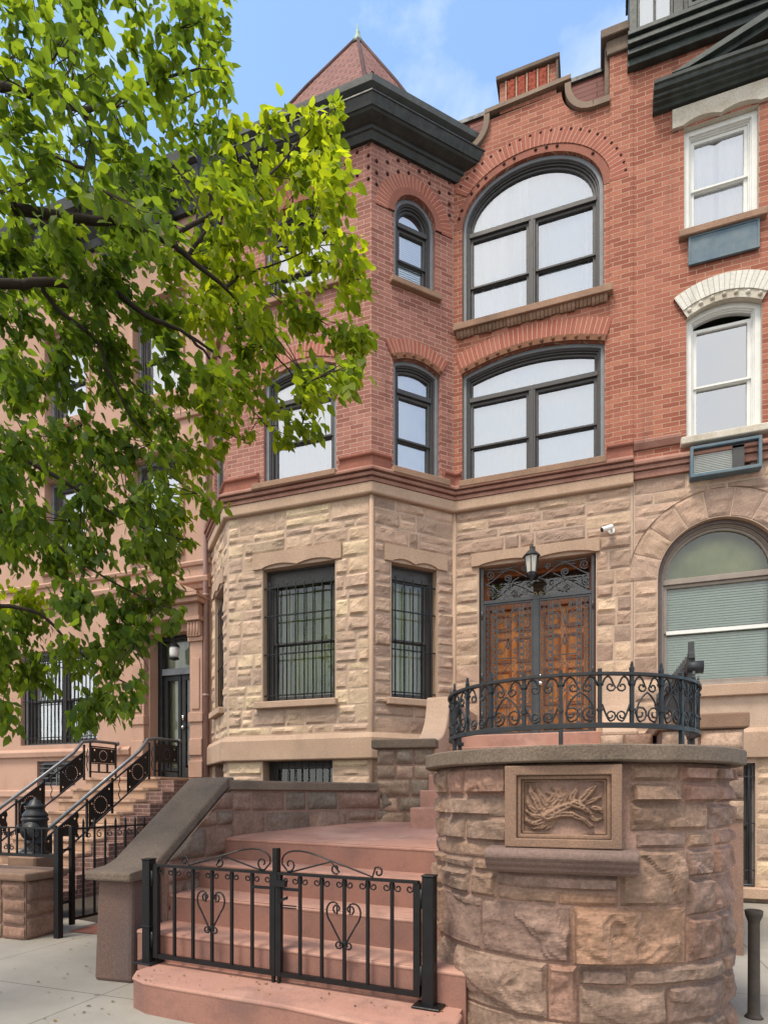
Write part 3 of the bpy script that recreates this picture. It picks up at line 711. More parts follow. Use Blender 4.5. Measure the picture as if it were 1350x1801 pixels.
# --- tower cornice, gutter, roof
CP = [(-7.06, 9.78), (-5.56, 8.28), (-3.11, 8.28), (-1.61, 9.78)]
b = MB(); b.moulding(CP, [(0, 10.97), (.05, 10.97), (.09, 11.05), (.115, 11.06), (.12, 11.105), (.15, 11.115), (.25, 11.16), (.27, 11.19), (.285, 11.19), (.33, 11.31), (.345, 11.315), (.345, 11.335), (.16, 11.35), (.15, 11.54), (.13, 11.55), (0, 11.55)])
b.build('cornice', M['cornice'], H)
b = MB(); b.moulding(CP, [(.12, 11.52), (.20, 11.53), (.26, 11.56), (.275, 11.64), (.26, 11.66), (.19, 11.66), (0, 11.60)]); b.build('gutter', M['gutter'], H)
base = [(-6.95, 9.34), (-5.66, 8.05), (-3.01, 8.05), (-1.86, 9.20), (-1.86, 12.6), (-6.95, 12.6)]
ap = Vector((-4.30, 10.7, 15.85)); b = MB(); n = len(base); lv = [(0, 11.66), (.13, 12.06), (.28, 12.62), (.95, 15.72), (1, 16.05)]
lv = [(0, 11.66), (.15, 11.92), (.31, 12.5), (.60, 13.95), (1, 15.85)]
for k in range(n):
    j = (k+1) % n; p = Vector((*base[k], 0)); q = Vector((*base[j], 0)); L = (q-p).length; vv = 0
    for (t0, z0), (t1, z1) in zip(lv, lv[1:]):
        A = p.lerp(ap, t0); B = q.lerp(ap, t0); Cc = q.lerp(ap, t1); D = p.lerp(ap, t1)
        for a, z in ((A, z0), (B, z0), (Cc, z1), (D, z1)): a.z = z
        l = ((A+B)/2-(Cc+D)/2).length
        b.poly([A, B, Cc, D] if t1 < 1 else [A, B, Cc], [(L*t0/2, vv), (L-L*t0/2, vv), (L-L*t1/2, vv+l), (L*t1/2, vv+l)][:4 if t1 < 1 else 3], 0); vv += l
for k in (1, 2, 3, 4):
    pts = []
    for t, z in lv:
        a = Vector((*base[k], 0)).lerp(ap, t); a.z = z+.015; pts.append(a)
    b.tube(pts, .032, 5, 1)
rf = b.build('roof', [M['slate'], M['slate']], H)
b = MB(); b.lathe(Fr((ap.x, ap.y, 0), (1, 0, 0), (0, -1, 0)), [(.16, 15.62), (.09, 15.80), (.05, 15.9), (.05, 15.95), (.02, 16.0), (.01, 16.12)], 8); b.build('finial', M['copper'], rf)
# --- gable: copings, pedestal, mansard slates, pilaster cap
def coping(b, fr, pts, th, d0, d1):
    n = len(pts); N2 = []
    for k in range(n):
        a = Vector(pts[max(0, k-1)]); c = Vector(pts[min(n-1, k+1)]); t = (c-a).normalized(); N2.append(Vector((t.y, -t.x)))
    up = [(p[0]-q.x*0, p[1]-q.y*0) for p, q in zip(pts, N2)]; dn = [(p[0]+q.x*th, p[1]+q.y*th) for p, q in zip(pts, N2)]
    for k in range(n-1):
        A, B, Cc, D = up[k], up[k+1], dn[k+1], dn[k]
        for (x, y, dx, dy) in ((A, B, d0, d1), (D, Cc, d1, d0)):
            b.poly([fr(*x, d1), fr(*y, d1), fr(*y, d0), fr(*x, d0)])
        b.poly([fr(*D, d1), fr(*Cc, d1), fr(*B, d1), fr(*A, d1)])
    for e in (0, -1): b.poly([fr(*up[e], d1), fr(*dn[e], d1), fr(*dn[e], d0), fr(*up[e], d0)])
b = MB()
top = gable[5:]
R_scroll = [(.17, 11.36), (-.06, 11.36)]+[(-.06-.39*math.sin(PI/2*k/8), 11.79-.43*math.cos(PI/2*k/8)) for k in range(0, 9)]+[(-.45, 11.84)]
coping(b, DW, R_scroll, .085, -.25, .055)
coping(b, DW, [(-.36, 11.885), (-1.62, 11.835)], .06, -.3, .06)
coping(b, DW, [(-1.55, 11.83)]+[(-1.95+.40*math.cos(PI/2*k/8), 11.76-.42*math.sin(PI/2*k/8)) for k in range(0, 9)]+[(-2.11, 11.33)], .085, -.25, .055)
b.build('gable_coping', M['gable_cap'], H)
b = MB(); b.box(DW, -1.40, -.57, 11.80, 12.27, -.42, .0); ped = b.build('gable_pedestal', M['brick_r'], H)
b = MB(); b.box(DW, -1.45, -.52, 12.27, 12.34, -.46, .06); b.box(DW, -.575, -.54, 11.87, 12.27, -.44, .04); b.build('coping', M['cap'], ped, bevel=.01)
b = MB()
for k in range(4):
    u = -1.29+k*.155; nx, ny = 9, 18; ids = []
    for j in range(ny+1):
        row = []
        for i in range(nx+1):
            uu = u+.125*i/nx; vv = 11.91+.33*j/ny; e = min(i, nx-i, j, ny-j)
            row.append(b.vert(DW(uu, vv, .012+(.03*abs(noise.noise(Vector((uu*30, vv*22, 1))))+.012 if e > 0 else -.02))))
        ids.append(row)
    for j in range(ny):
        for i in range(nx): b.face([ids[j][i], ids[j][i+1], ids[j+1][i+1], ids[j+1][i]], None, 0, True)
b.build('terracotta_panel', M['terracotta'], ped)
b = MB()
for u in (-1.315, -1.16, -1.005, -.85, -.695): b.box(DW, u-.0, u+.02, 11.90, 12.25, -.01, .022)
b.build('panel_rib', M['dressed'], ped)
b = MB()
for a, c in ((-2.6, .26),):
    lo, hi, y0, y1 = 11.0, 12.22, 9.34, 9.62
    b.poly([(a, y0, lo), (c, y0, lo), (c, y1, hi), (a, y1, hi)], [(a, lo), (c, lo), (c, hi+.1), (a, hi+.1)])
mr = b.build('mansard_slates', M['slate_h'], H)
b = MB(); b.wbox(-2.6, .26, 9.58, 9.8, 12.22, 12.28); b.build('ridge_cap', M['gutter'], mr)
b = MB(); b.wbox(-6.5, .45, 9.95, 18, 0, 11.3); b.build('side_wall', M['brick_n'], H)
b = MB()
b.box(DW, .165, .481, 5.99, 12.02, -.3, .012, 0)
b.build('pilaster', M['brick_r'], H)
b = MB()
b.box(DW, .13, .482, 12.02, 12.10, -.35, .05); b.box(DW, .12, .482, 12.10, 12.25, -.36, .03); b.box(DW, .05, .482, 12.25, 12.31, -.4, .09); b.box(DW, .045, .482, 12.31, 12.40, -.4, .07)
b.box(DW, .10, .1655, 11.5, 12.25, -.36, -.02)
b.build('pilaster_cap', M['cap'], H, bevel=.01)
# --- oak door inside its recess
dr = MB(); d0 = -.44
dr.box(DW, -1.72, -1.62, 2.30, 4.95, d0-.05, d0+.05, 1); dr.box(DW, -.12, -.02, 2.30, 4.95, d0-.05, d0+.05, 1)
dr.box(DW, -1.62, -.12, 4.36, 4.46, d0-.05, d0+.06, 1); dr.box(DW, -1.62, -.12, 4.88, 4.95, d0-.05, d0+.05, 1)
for (a, c) in ((-1.615, -.875), (-.865, -.125)):
    dr.box(DW, a, c, 2.31, 4.36, d0-.06, d0, 0)
    w = c-a
    for (va, vb) in ((2.45, 2.70), (2.82, 3.40), (3.52, 3.92), (4.02, 4.28)):
        for (ua, ub) in ((a+.08, a+w/2-.04), (a+w/2+.04, c-.08)):
            dr.ring(DW, rectp(ua, ub, va, vb), rectp(ua+.03, ub-.03, va+.03, vb-.03), d0, d0+.022, 1)
            dr.box(DW, ua+.05, ub-.05, va+.05, vb-.05, d0, d0+.014, 0)
dr.box(DW, -.89, -.85, 2.31, 4.36, d0, d0+.03, 1)
door = dr.build('door', [M['wood'], M['wood_d']], H, bevel=.004)
b = MB(); b.poly([DW(*p, d0) for p in rectp(-1.62, -.12, 4.46, 4.88)], rectp(-1.62, -.12, 4.46, 4.88)); b.build('transom_glass', M['glass_d'], door)
b = MB(); b.box(DW, -1.7, -.04, 4.40, 4.95, d0-.6, d0-.55); b.box(DW, -1.72, -.02, 2.2, 4.96, d0-.75, d0-.7); b.build('dim_interior', M['room'], door)
fc = bpy.data.curves.new('numeral', 'FONT'); fc.body = '883'; fc.size = .15; fc.align_x = 'CENTER'; fc.extrude = .004; fc.space_character = 1.15
fo = bpy.data.objects.new('numeral', fc); C.objects.link(fo); bpy.context.view_layer.update()
me = bpy.data.meshes.new_from_object(fo.evaluated_get(bpy.context.evaluated_depsgraph_get())); bpy.data.objects.remove(fo)
num = bpy.data.objects.new('house_number', me); C.objects.link(num); me.materials.clear(); me.materials.append(M['gold'])
num.parent = door; num.rotation_euler = (PI/2, 0, 0); num.location = DW(-.83, 4.50, d0+.012)-Vector(H.location)
b = MB(); b.box(DW, -1.76, .02, 2.20, 2.30, -.5, .16); b.build('door_sill', M['step'], H, bevel=.012)
# --- iron gate in front of the door
gf = MB(); dg = -.07
for (a, c, v0, v1) in ((-1.70, -1.655, 2.31, 4.94), (-.085, -.04, 2.31, 4.94), (-1.655, -.085, 4.375, 4.425), (-1.655, -.085, 2.31, 2.36), (-.915, -.825, 2.36, 4.375)):
    gf.box(DW, a, c, v0, v1, dg-.025, dg+.025)
gate = gf.build('iron_door_gate', M['grille'], H, bevel=.003)
def T(mb, pts, r=.0055, n=4, d=dg): mb.tube([DW(u, v, d) for u, v in pts], r*1.4, n)
def leaf(ua, ub, flip):
    b = MB(); s = 1
    b.ring(DW, rectp(ua, ub, 2.365, 4.37), rectp(ua+.022, ub-.022, 2.39, 4.345), dg-.014, dg+.014)
    w = ub-ua; xs = [ua+.035, ua+.135, ua+.195, ub-.195, ub-.135, ub-.035]
    for x in xs[1:5]: b.box(DW, x-.009, x+.009, 2.39, 4.345, dg-.007, dg+.007)
    n = 20; st = 1.95/n
    for k in range(n):
        v = 2.40+st*(k+.5)
        for (cx, sg) in ((ua+.078, 1), (ub-.078, -1)):
            T(b, spiral(cx, v, .046, .010, PI/2*(1-sg)+1.2*sg, 1.55*sg, 15), .0055)
        for (x0, x1) in ((xs[1], xs[2]), (xs[3], xs[4])):
            T(b, [(x0, v+st/2), (x1, v+st/2)], .008); m = (x0+x1)/2
            b.prism(DW, [(m-.026, v+st/2), (m, v+st/2-.03), (m+.026, v+st/2), (m, v+st/2+.03)], dg-.006, dg+.006)
    c = (ua+ub)/2; hw = (xs[3]-xs[2])/2-.008
    for v in (3.52,): b.box(DW, xs[2], xs[3], v-.008, v+.008, dg-.008, dg+.008)
    for sg in (1, -1):
        for (vv, rr, dv) in ((4.24, .05, .0), (4.10, .05, -.02), (3.94, .042, 0), (3.80, .038, 0)):   # palmette
            T(b, spiral(c+sg*(hw-rr), vv, rr, .010, PI/2, -1.5*sg, 16)); T(b, bez((c+sg*(hw-rr), vv+rr), (c+sg*.06, vv+rr), (c+sg*.03, vv-.12), (c, vv-.32 if vv > 3.95 else 3.66), 7))
        T(b, bez((c, 3.98), (c+sg*.02, 4.15), (c+sg*.06, 4.25), (c+sg*.09, 4.34), 8))
        T(b, spiral(c+sg*(hw-.05), 3.63, .045, .01, -PI/2, 1.5*sg, 14)); T(b, bez((c, 3.82), (c+sg*.02, 3.70), (c+sg*.07, 3.58), (c+sg*(hw-.05), 3.585), 8))
        T(b, bez((c, 3.12), (c+sg*.05, 3.22), (c+sg*hw*1.02, 3.30), (c+sg*hw*.92, 3.42), 9)); T(b, spiral(c+sg*.06, 3.43, .055, .012, 0 if sg > 0 else PI, 1.4*sg, 15))   # heart
        for q in (.03, .075): b.ball(DW(c+sg*q, 3.34-q*.4, dg), .011, 6)
        T(b, bez((c, 3.40), (c+sg*.02, 3.37), (c+sg*.05, 3.34), (c+sg*.085, 3.31), 5))
        T(b, bez((c-sg*hw*.9, 2.86), (c-sg*.02, 2.92), (c+sg*.02, 3.05), (c+sg*hw*.9, 3.14), 8))
        T(b, spiral(c+sg*.065, 3.0, .05, .01, -PI/2, 1.4*sg, 14)); T(b, spiral(c+sg*.065, 2.80, .05, .01, PI/2, -1.4*sg, 14))
        T(b, spiral(c+sg*.065, 2.60, .05, .01, -PI/2, 1.4*sg, 14)); T(b, spiral(c+sg*.065, 2.47, .045, .01, PI/2, -1.4*sg, 14))
        T(b, bez((c, 2.92), (c+sg*.03, 2.80), (c+sg*.02, 2.6), (c+sg*.01, 2.40), 8))
    return b.build('gate_leaf', M['grille'], gate)
leaf(-1.652, -.918, 0); leaf(-.822, -.088, 1)
b = MB()
for sg, u0 in ((1, -1.65), (-1, -.09)):
    def q(x): return u0+sg*x
    for (cx, cy, r, a, t) in ((.09, 4.82, .07, -2.2, 1.6), (.09, 4.55, .07, 2.2, -1.6), (.36, 4.74, .062, -1.57, 1.7), (.36, 4.61, .062, 1.57, -1.7), (.62, 4.52, .05, 1.57, -1.5), (.60, 4.86, .045, -1.57, 1.5)):
        T(b, [(q(cx)+(px-q(cx))*sg, py) for px, py in spiral(q(cx), cy, r, .012, a, t, 18)], .0065)
    T(b, [(q(x), y) for x, y in bez((.0, 4.68), (.12, 4.68), (.20, 4.80), (.36, 4.88), 9)], .0065); T(b, [(q(x), y) for x, y in bez((.0, 4.68), (.12, 4.68), (.20, 4.55), (.36, 4.48), 9)], .0065)
    T(b, [(q(x), y) for x, y in bez((.36, 4.88), (.52, 4.86), (.58, 4.72), (.76, 4.70), 9)], .0065); T(b, [(q(x), y) for x, y in bez((.36, 4.48), (.52, 4.50), (.58, 4.66), (.76, 4.70), 9)], .0065)
    T(b, [(q(x), y) for x, y in bez((.06, 4.90), (.2, 4.91), (.3, 4.86), (.5, 4.92), 8)], .006); T(b, [(q(x), y) for x, y in bez((.30, 4.44), (.45, 4.52), (.55, 4.50), (.78, 4.43), 8)], .006)
    for (x, y, x2, y2) in ((.42, 4.68, .53, 4.74), (.42, 4.67, .53, 4.61), (.3, 4.86, .22, 4.84), (.3, 4.5, .22, 4.51)):
        T(b, [(q(x), y), (q(x2), y2)], .006); b.ball(DW(q((x+x2)/2), (y+y2)/2, dg), .014, 6)
b.build('transom_grille', M['grille'], gate)
b = MB(); b.ball(DW(-.80, 3.10, dg+.05), .036, 12, sc=(1, 1, 1)); b.ball(DW(-.80, 3.21, dg+.04), .030, 12); b.build('door_knob', M['chrome'], gate)
b = MB()
for v in (4.15, 3.2, 2.6):
    for u in (-.062, -1.678): b.lathe(DW, [(.012, v), (.012, v+.12)], 8, u=u, d=dg+.03)
b.build('hinge', M['grille'], gate)

# ---------------------------------------------------------------- lantern and camera by the door
L = thing('wall_lantern', DW(-.91, 4.62, .17), 'black metal lantern with a frosted panel hanging over the grilled oak door', 'lantern')
b = MB()
def hexa(r, v, n=6): return [DW(-.91+r*math.cos(2*PI*(k+.5)/n), v, .19+r*math.sin(2*PI*(k+.5)/n)) for k in range(n)]
for k in range(6):
    a = hexa(.075, 4.68)[k]; c = hexa(.105, 4.93)[k]; b.tube([a, c], .010, 4)
for r, v in ((.08, 4.68), (.112, 4.935)):
    h_ = hexa(r, v)
    for k in range(6): b.tube([h_[k], h_[(k+1) % 6]], .012, 4)
b.build('frame', M['iron_g'], L)
b = MB(); b.lathe(DW, [(.005, 4.56), (.03, 4.575), (.02, 4.60), (.06, 4.63), (.082, 4.68)], 6, u=-.91, d=.19); b.lathe(DW, [(.13, 4.93), (.12, 4.95), (.06, 5.01), (.035, 5.02), (.02, 5.05), (.03, 5.07), (.006, 5.11)], 6, u=-.91, d=.19); b.build('cap', M['iron_g'], L)
b = MB()
for k in range(6):
    A, B = hexa(.070, 4.685), hexa(.100, 4.925); j = (k+1) % 6; b.poly([A[k], A[j], B[j], B[k]])
b.build('lamp_glass', M['lamp_glass'], L)
b = MB(); b.tube([DW(-.91+x, v, d) for x, v, d in ((0, 5.09, .19), (0, 5.12, .15), (0, 5.10, .09), (0, 5.06, .03))], .012, 6); b.box(DW, -.95, -.87, 5.0, 5.13, .03, .05); b.build('bracket', M['iron_g'], L)
K = thing('security_camera', DW(.15, 5.22, .05), 'small white bullet security camera on the stone right of the door lintel', 'camera')
b = MB(); b.tube([DW(.19, 5.2, .04), DW(.19, 5.2, .07)], .045, 12); b.tube([DW(.19, 5.2, .07), DW(.19, 5.215, .12)], .017, 8); b.build('mount', M['pvc'], K)
b = MB(); b.tube([DW(.20, 5.235, .12), DW(.19, 5.232, .125), DW(.07, 5.19, .17), DW(.062, 5.187, .173)], [.03, .036, .036, .033], 14); b.build('body', M['pvc'], K)
b = MB(); b.tube([DW(.066, 5.188, .172), DW(.052, 5.183, .177)], [.034, .03], 14); b.build('lens', M['iron'], K)
# ---------------------------------------------------------------- stoop of pink painted steps
S = thing('stoop', (-2.1, 4.2, 0), 'pink painted stone stoop of five broad steps and a landing behind the low iron gate', 'steps')
noses = [
    (.21, [(-2.99, 3.52), (-3.00, 3.38), (-2.93, 3.27), (-2.78, 3.205), (-2.57, 3.18), (-1.70, 3.11), (-1.10, 3.01), (-.86, 2.985), (-.76, 3.03), (-.72, 3.12), (-.72, 3.30)]),
    (.421, [(-3.24, 3.655), (-2.2, 3.555), (-1.0, 3.41), (-.70, 3.38)]),
    (.631, [(-3.24, 4.02), (-2.2, 3.89), (-1.09, 3.72), (-.70, 3.66)]),
    (.842, [(-3.24, 4.39), (-2.2, 4.23), (-1.12, 4.05), (-.70, 3.98)]),
]
wallp = [(-3.28, 4.88), (-3.13, 5.36), (-2.91, 5.81), (-2.69, 6.21), (-2.46, 6.50), (-2.04, 6.81)]
def backs(k):
    if k == 0: return [(-.72, 3.5), (-1.0, 3.6), (-2.2, 3.8), (-2.99, 3.85)]
    nx = [noses[2], noses[3], (0, [(-3.24, 4.78), (-2.2, 4.57), (-1.237, 4.34), (-.7, 4.22)])][k-1][1]
    return [(x, y+.12) for x, y in reversed(nx)]
for k, (z, ln) in enumerate(noses):
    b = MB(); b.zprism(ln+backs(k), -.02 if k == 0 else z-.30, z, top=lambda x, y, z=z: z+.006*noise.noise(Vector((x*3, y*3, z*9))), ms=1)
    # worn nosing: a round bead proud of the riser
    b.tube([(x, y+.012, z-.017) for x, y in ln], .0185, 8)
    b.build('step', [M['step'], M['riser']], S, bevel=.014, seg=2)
ld = [(-3.24, 4.765), (-2.2, 4.56), (-1.237, 4.34), (-.7, 4.22), (-.9, 5.2), (-1.72, 6.3), (-1.74, 7.0), (-2.0, 6.86), (-2.5, 6.55), (-2.75, 6.25), (-2.97, 5.85), (-3.19, 5.4), (-3.3, 4.95)]
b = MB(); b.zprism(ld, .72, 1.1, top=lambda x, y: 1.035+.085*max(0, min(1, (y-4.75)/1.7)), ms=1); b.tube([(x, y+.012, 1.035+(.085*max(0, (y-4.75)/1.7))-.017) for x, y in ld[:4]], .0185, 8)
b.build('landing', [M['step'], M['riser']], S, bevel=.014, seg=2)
for k in range(6):
    z = 1.12+.18*(k+1); y = 5.9+.36*k
    b = MB(); b.wbox(-1.80, .08, y, y+.55 if k < 5 else 9.29, z-.3, z); b.build('step', M['step'], S, bevel=.014, seg=2)
b = MB(); b.wbox(-1.75, .06, 6.3, 9.25, 0, 1.2); b.wbox(-1.7, .0, 7.8, 9.2, 1.2, 1.9); b.build('foundation', M['dmortar'], S)

# ---------------------------------------------------------------- raking cheek wall and pillar on the left
Q = thing('cheek_wall', (-3.45, 4.2, 0), 'brown stone cheek wall with a square front pillar and a dark sloping coping left of the pink steps', 'wall')
RN = random.Random(9)
def slope(y): return .80+max(0, min(1, (y-3.86)/.99))*.70
b = MB(); nb = 8
b.v = []; ring0 = [(-3.655, 3.655), (-3.315, 3.675), (-3.30, 4.02), (-3.655, 4.02)]
for z0, z1, o0, o1 in ((0, .80, .0, .012),):
    lo = [b.vert((x, y, z0)) for x, y in ring0]; hi = [b.vert((x+(.03 if x < -3.5 else -.0), y+(.012), z1)) for x, y in ring0]
    for k in range(4): b.face([lo[k], lo[(k+1) % 4], hi[(k+1) % 4], hi[k]], [(k, 0), (k+1, 0), (k+1, 1), (k, 1)])
    b.face(hi); b.face(lo[::-1])
b.build('pillar', M['ped'], Q, bevel=.025, seg=2)
side = Fr((-3.24, 0, 0), (0, 1, 0), (1, 0, 0))
b = MB(); b.prism(side, [(4.0, 0), (4.92, 0), (4.92, 1.47), (4.0, .86)], -.40, -.01, 1)
ashlar(b, frmap(side), [(4.0, 4.92, .30, 1.46)], .15, .28, .2, .55, GREYB+BROWN[:4], .05, .03, RN, True, .012, clampv=lambda u: slope(u)-.01, skip=lambda a, c, v0, v1: v0 > slope((a+c)/2)-.06)
outer = Fr((-3.63, 0, 0), (0, -1, 0), (-1, 0, 0))
ashlar(b, frmap(outer), [(-4.92, -4.0, 0, 1.46)], .15, .28, .2, .55, BROWN, .04, .05, RN, True, .012, clampv=lambda u: slope(-u)-.01, skip=lambda a, c, v0, v1: v0 > slope(-(a+c)/2)-.06)
b.build('stone_wall', [M['dblock'], M['dmortar']], Q)
b = MB(); prof = [(3.60, .775), (3.60, .845), (3.80, .868), (3.90, .905), (4.86, 1.585), (4.98, 1.60), (4.98, 1.51), (4.88, 1.49), (3.94, .825), (3.84, .785)]
b.prism(side, prof, -.455, -.025); b.build('coping', M['cap'], Q, bevel=.018, seg=2)

# ---------------------------------------------------------------- low curved wall behind the landing, with its end pier and scrolled parapets
LW = thing('retaining_wall', (-2.8, 5.9, 0), 'low brown stone wall with flat grey coping curving round the back of the pink landing', 'wall')
def pathmap(path):
    P = [Vector(p) for p in path]; L = [0]
    for a, c in zip(P, P[1:]): L.append(L[-1]+(c-a).length)
    def f(u, v):
        u = max(0, min(L[-1]-1e-5, u)); k = max(i for i in range(len(L)-1) if L[i] <= u)
        t = (u-L[k])/(L[k+1]-L[k]); p = P[k].lerp(P[k+1], t)
        def nrm(i):
            d = (P[i+1]-P[i]).normalized(); return Vector((d.y, -d.x))
        n0 = nrm(k); n1 = nrm(min(k+1, len(P)-2)); nm = nrm(max(0, k-1)); w = (n0*(1-abs(t-.5))+ (n1*(t-.5) if t > .5 else nm*(.5-t))).normalized()
        return Vector((p.x, p.y, v)), Vector((w.x, w.y, 0))
    return f, L[-1]
f, LL = pathmap(wallp)
b = MB(); RN = random.Random(31)
ashlar(b, f, [(0.02, LL, 1.0, 1.26), (0.02, LL, 1.26, 1.475)], .12, .27, .25, .62, GREYB+BROWN[:3], .055, .03, RN, True, .012)
b.moulding(wallp[:5]+[(-2.36, 6.58)], [(-.30, 0), (-.004, 0), (-.004, 1.475), (-.30, 1.475)], 1); b.build('stone_wall', [M['dblock'], M['dmortar']], LW)
b = MB(); b.moulding(wallp[:5]+[(-2.40, 6.55)], [(-.34, 1.475), (.035, 1.475), (.04, 1.485), (.04, 1.56), (.03, 1.57), (-.34, 1.57)])
for k in (1, 3): pass
b.build('coping', M['cap'], LW, bevel=.01)
PR = thing('stoop_parapet', (-2.0, 6.8, 0), 'sandstone parapet with a capped pier and concave scrolled end left of the grilled door', 'parapet')
b = MB(); pf = Fr((-2.42, 6.60, 0), (1, .12, 0), (.12, -1, 0)); ashlar(b, frmap(pf), [(0, .66, 1.05, 1.965)], .16, .27, .2, .42, GREYB+SANDR[:3], .05, .03, random.Random(4), True, .012)
pl_ = Fr((-2.42, 7.1, 0), (0.12, -1, 0), (-1, -.12, 0)); ashlar(b, frmap(pl_), [(0, .5, 1.05, 1.965)], .16, .27, .2, .42, GREYB+SANDR[:2], .05, .03, random.Random(6), True, .012)
b.box(pf, .012, .65, 0, 1.965, -.5, -.012, 1); b.build('pier', [M['dblock'], M['dmortar']], PR)
b = MB(); b.box(pf, -.05, .70, 1.965, 2.07, -.55, .05); b.build('cap', M['cap'], PR, bevel=.015, seg=2)
def scroll_wall(x0, x1, zt, zb, parent, mat):
    fr = Fr((x1, 0, 0), (0, 1, 0), (1, 0, 0)); b = MB()
    up = bez((6.78, zb), (7.25, zb+.02), (7.40, zb+.30), (7.46, zt), 12)
    b.prism(fr, [(6.78, 1.0)]+up+[(9.29, zt), (9.29, 1.0)], -(x1-x0), 0); return b.build('scrolled_wall', M[mat], parent, bevel=.012)
scroll_wall(-2.05, -1.75, 2.67, 2.073, PR, 'dressed')
PR2 = thing('stoop_parapet', (.3, 6.8, 0), 'sandstone parapet with a flat capped block and scrolled end right of the grilled door', 'parapet')
scroll_wall(.05, .40, 2.82, 2.1, PR2, 'dressed')
b = MB(); RN = random.Random(12)
e1 = Fr((.02, 6.6, 0), (1, 0, 0), (0, -1, 0)); e2 = Fr((.55, 6.1, 0), (1, 0, 0), (0, -1, 0))
ashlar(b, frmap(e1), [(.0, .5, .8, 2.05)], .16, .27, .2, .4, SANDR+BROWN[:2], .05, .035, RN, True, .012)
ashlar(b, frmap(e2), [(.0, .68, 1.2, 2.02)], .16, .27, .25, .5, SANDR+BROWN[:2], .05, .035, RN, True, .012)
b.wbox(.03, .52, 6.62, 6.9, 0, 2.05, 1); b.wbox(.56, 1.22, 6.12, 6.9, 0, 2.02, 1); b.wbox(.41, 1.2, 6.9, 9.27, 0, 2.0, 1); b.build('pier', [M['dblock'], M['dmortar']], PR2)
b = MB(); b.wbox(.52, 1.26, 6.06, 9.2, 2.02, 2.16); b.build('cap', M['dressed_b'], PR2, bevel=.015, seg=2)

# ---------------------------------------------------------------- the great round pier
DC = Vector((-.143, 4.096, 0)); DRr = .875
D = thing('round_pier', DC, 'large round brown rock-faced stone pier with a carved animal panel and thick weathered coping', 'stone pier')
def cyl(u, v):   # u: arc length, 0 facing the street (-Y), positive to the right
    a = -PI/2+u/DRr; n = Vector((math.cos(a), math.sin(a), 0)); return Vector((DC.x, DC.y, v))+n*DRr, n
b = MB(); RN = random.Random(77)
A0, A1 = -.31, .285
def course(v0, v1, edges, cols=None, A=.05):
    for k in range(len(edges)-1):
        c = cols[k] if cols and k < len(cols) and cols[k] else pick(BROWN, RN)
        block(b, cyl, edges[k], edges[k+1], v0, v1, c, A*RN.uniform(.75, 1.2), .0125, RN, .0035, False, mg=.014)
OR = (.37, .22, .145); PU = (.28, .185, .148); GY = (.295, .20, .152); PK = (.34, .20, .15); TN = (.325, .21, .15)
course(0, .26, [-1.95, -1.4, -1.0, -.62, -.02, .52, .95, 1.4, 1.95], [None, GY, GY, GY, PU, GY, None])
course(.26, .56, [-1.95, -1.45, -1.05, -.72, -.10, .05], [None, PK, GY, GY, PK])
course(.26, .46, [.05, .50, .95, 1.35, 1.95], [GY, PU, None, None]); course(.46, .56, [.05, .30, .95, 1.35, 1.95], [PU, GY, None])
course(.56, .86, [-1.95, -1.5, -1.2, -.88, -.48, .02], [None, None, TN, PU, PU]); course(.56, .86, [.02, .62], [OR], .065); course(.56, .80, [.62, .9, 1.3, 1.95], [PK, PU])
course(.80, 1.0, [.62, .80, 1.2, 1.95], [PU, PK, None])
course(.86, 1.0, [-1.95, -1.5, -1.2, -.92, -.58, -.38], [None, None, TN, GY, TN]); course(.86, .93, [-.38, -.05, .25], [TN, OR], .035); course(.93, 1.02, [-.38, .25], [PU], .035)
course(.86, 1.15, [.25, .62], [TN], .05); course(1.0, 1.15, [.62, .82, 1.25, 1.95], [PU, PK])
course(1.0, 1.07, [-1.95, -1.2, -.85, -.55, -.38], [GY, TN, GY, TN], .035); course(1.07, 1.16, [-1.95, -1.3, -.95, -.39], [GY, PU, TN], .014)
course(1.15, 1.24, [.33, .62, .85, 1.3, 1.95], [PU, TN, PK], .04)
course(1.16, 1.30, [-1.95, -1.4, -1.1, -.88, -.62, -.30], [None, TN, TN, GY, GY]); course(1.30, 1.42, [-1.95, -1.45, -1.05, -.78, -.30], [None, GY, TN, GY])
course(1.42, 1.585, [-1.95, -1.35, -1.0, -.80, -.62, -.30], [None, GY, TN, PK, PK])
course(1.24, 1.38, [.30, .78, 1.0, 1.4, 1.95], [TN, PU, PK]); course(1.38, 1.49, [.30, .60, .88, 1.25, 1.95], [TN, PK, PK]); course(1.49, 1.585, [.30, .58, .85, 1.1, 1.5, 1.95], [TN, PK, PU, PK])
for k in range(6):
    course(.26*k+.01, .26*k+.27, [1.95, 2.3, 2.75, 3.2, 3.54])
b.lathe(Fr(DC, (1, 0, 0), (0, -1, 0)), [(DRr-.003, 0), (DRr-.003, 1.588)], 64, 1); b.build('drum', [M['dblock'], M['dmortar']], D)
b = MB(); n = 96; prof = [(.70, 1.59), (.94, 1.59), (.953, 1.596), (.955, 1.60), (.955, 1.668), (.95, 1.676), (.30, 1.682)]
gaps = [-1.02, -.36, .42, 1.2, 1.9]
rings = []
for k in range(n+1):
    a = -PI/2+PI*(2*k/n-1); c_, s_ = math.cos(a), math.sin(a); ph = a+PI/2
    g = 0
    for q in gaps: g = max(g, 1-abs(ph-q)/.03)
    rings.append([b.vert((DC.x+c_*(r-g*.012+.006*noise.noise(Vector((c_*7, s_*7, z*9)))), DC.y+s_*(r-g*.012+.006*noise.noise(Vector((c_*7, s_*7, z*9)))), z+.004*noise.noise(Vector((c_*5, s_*5, 2))))) for r, z in prof])
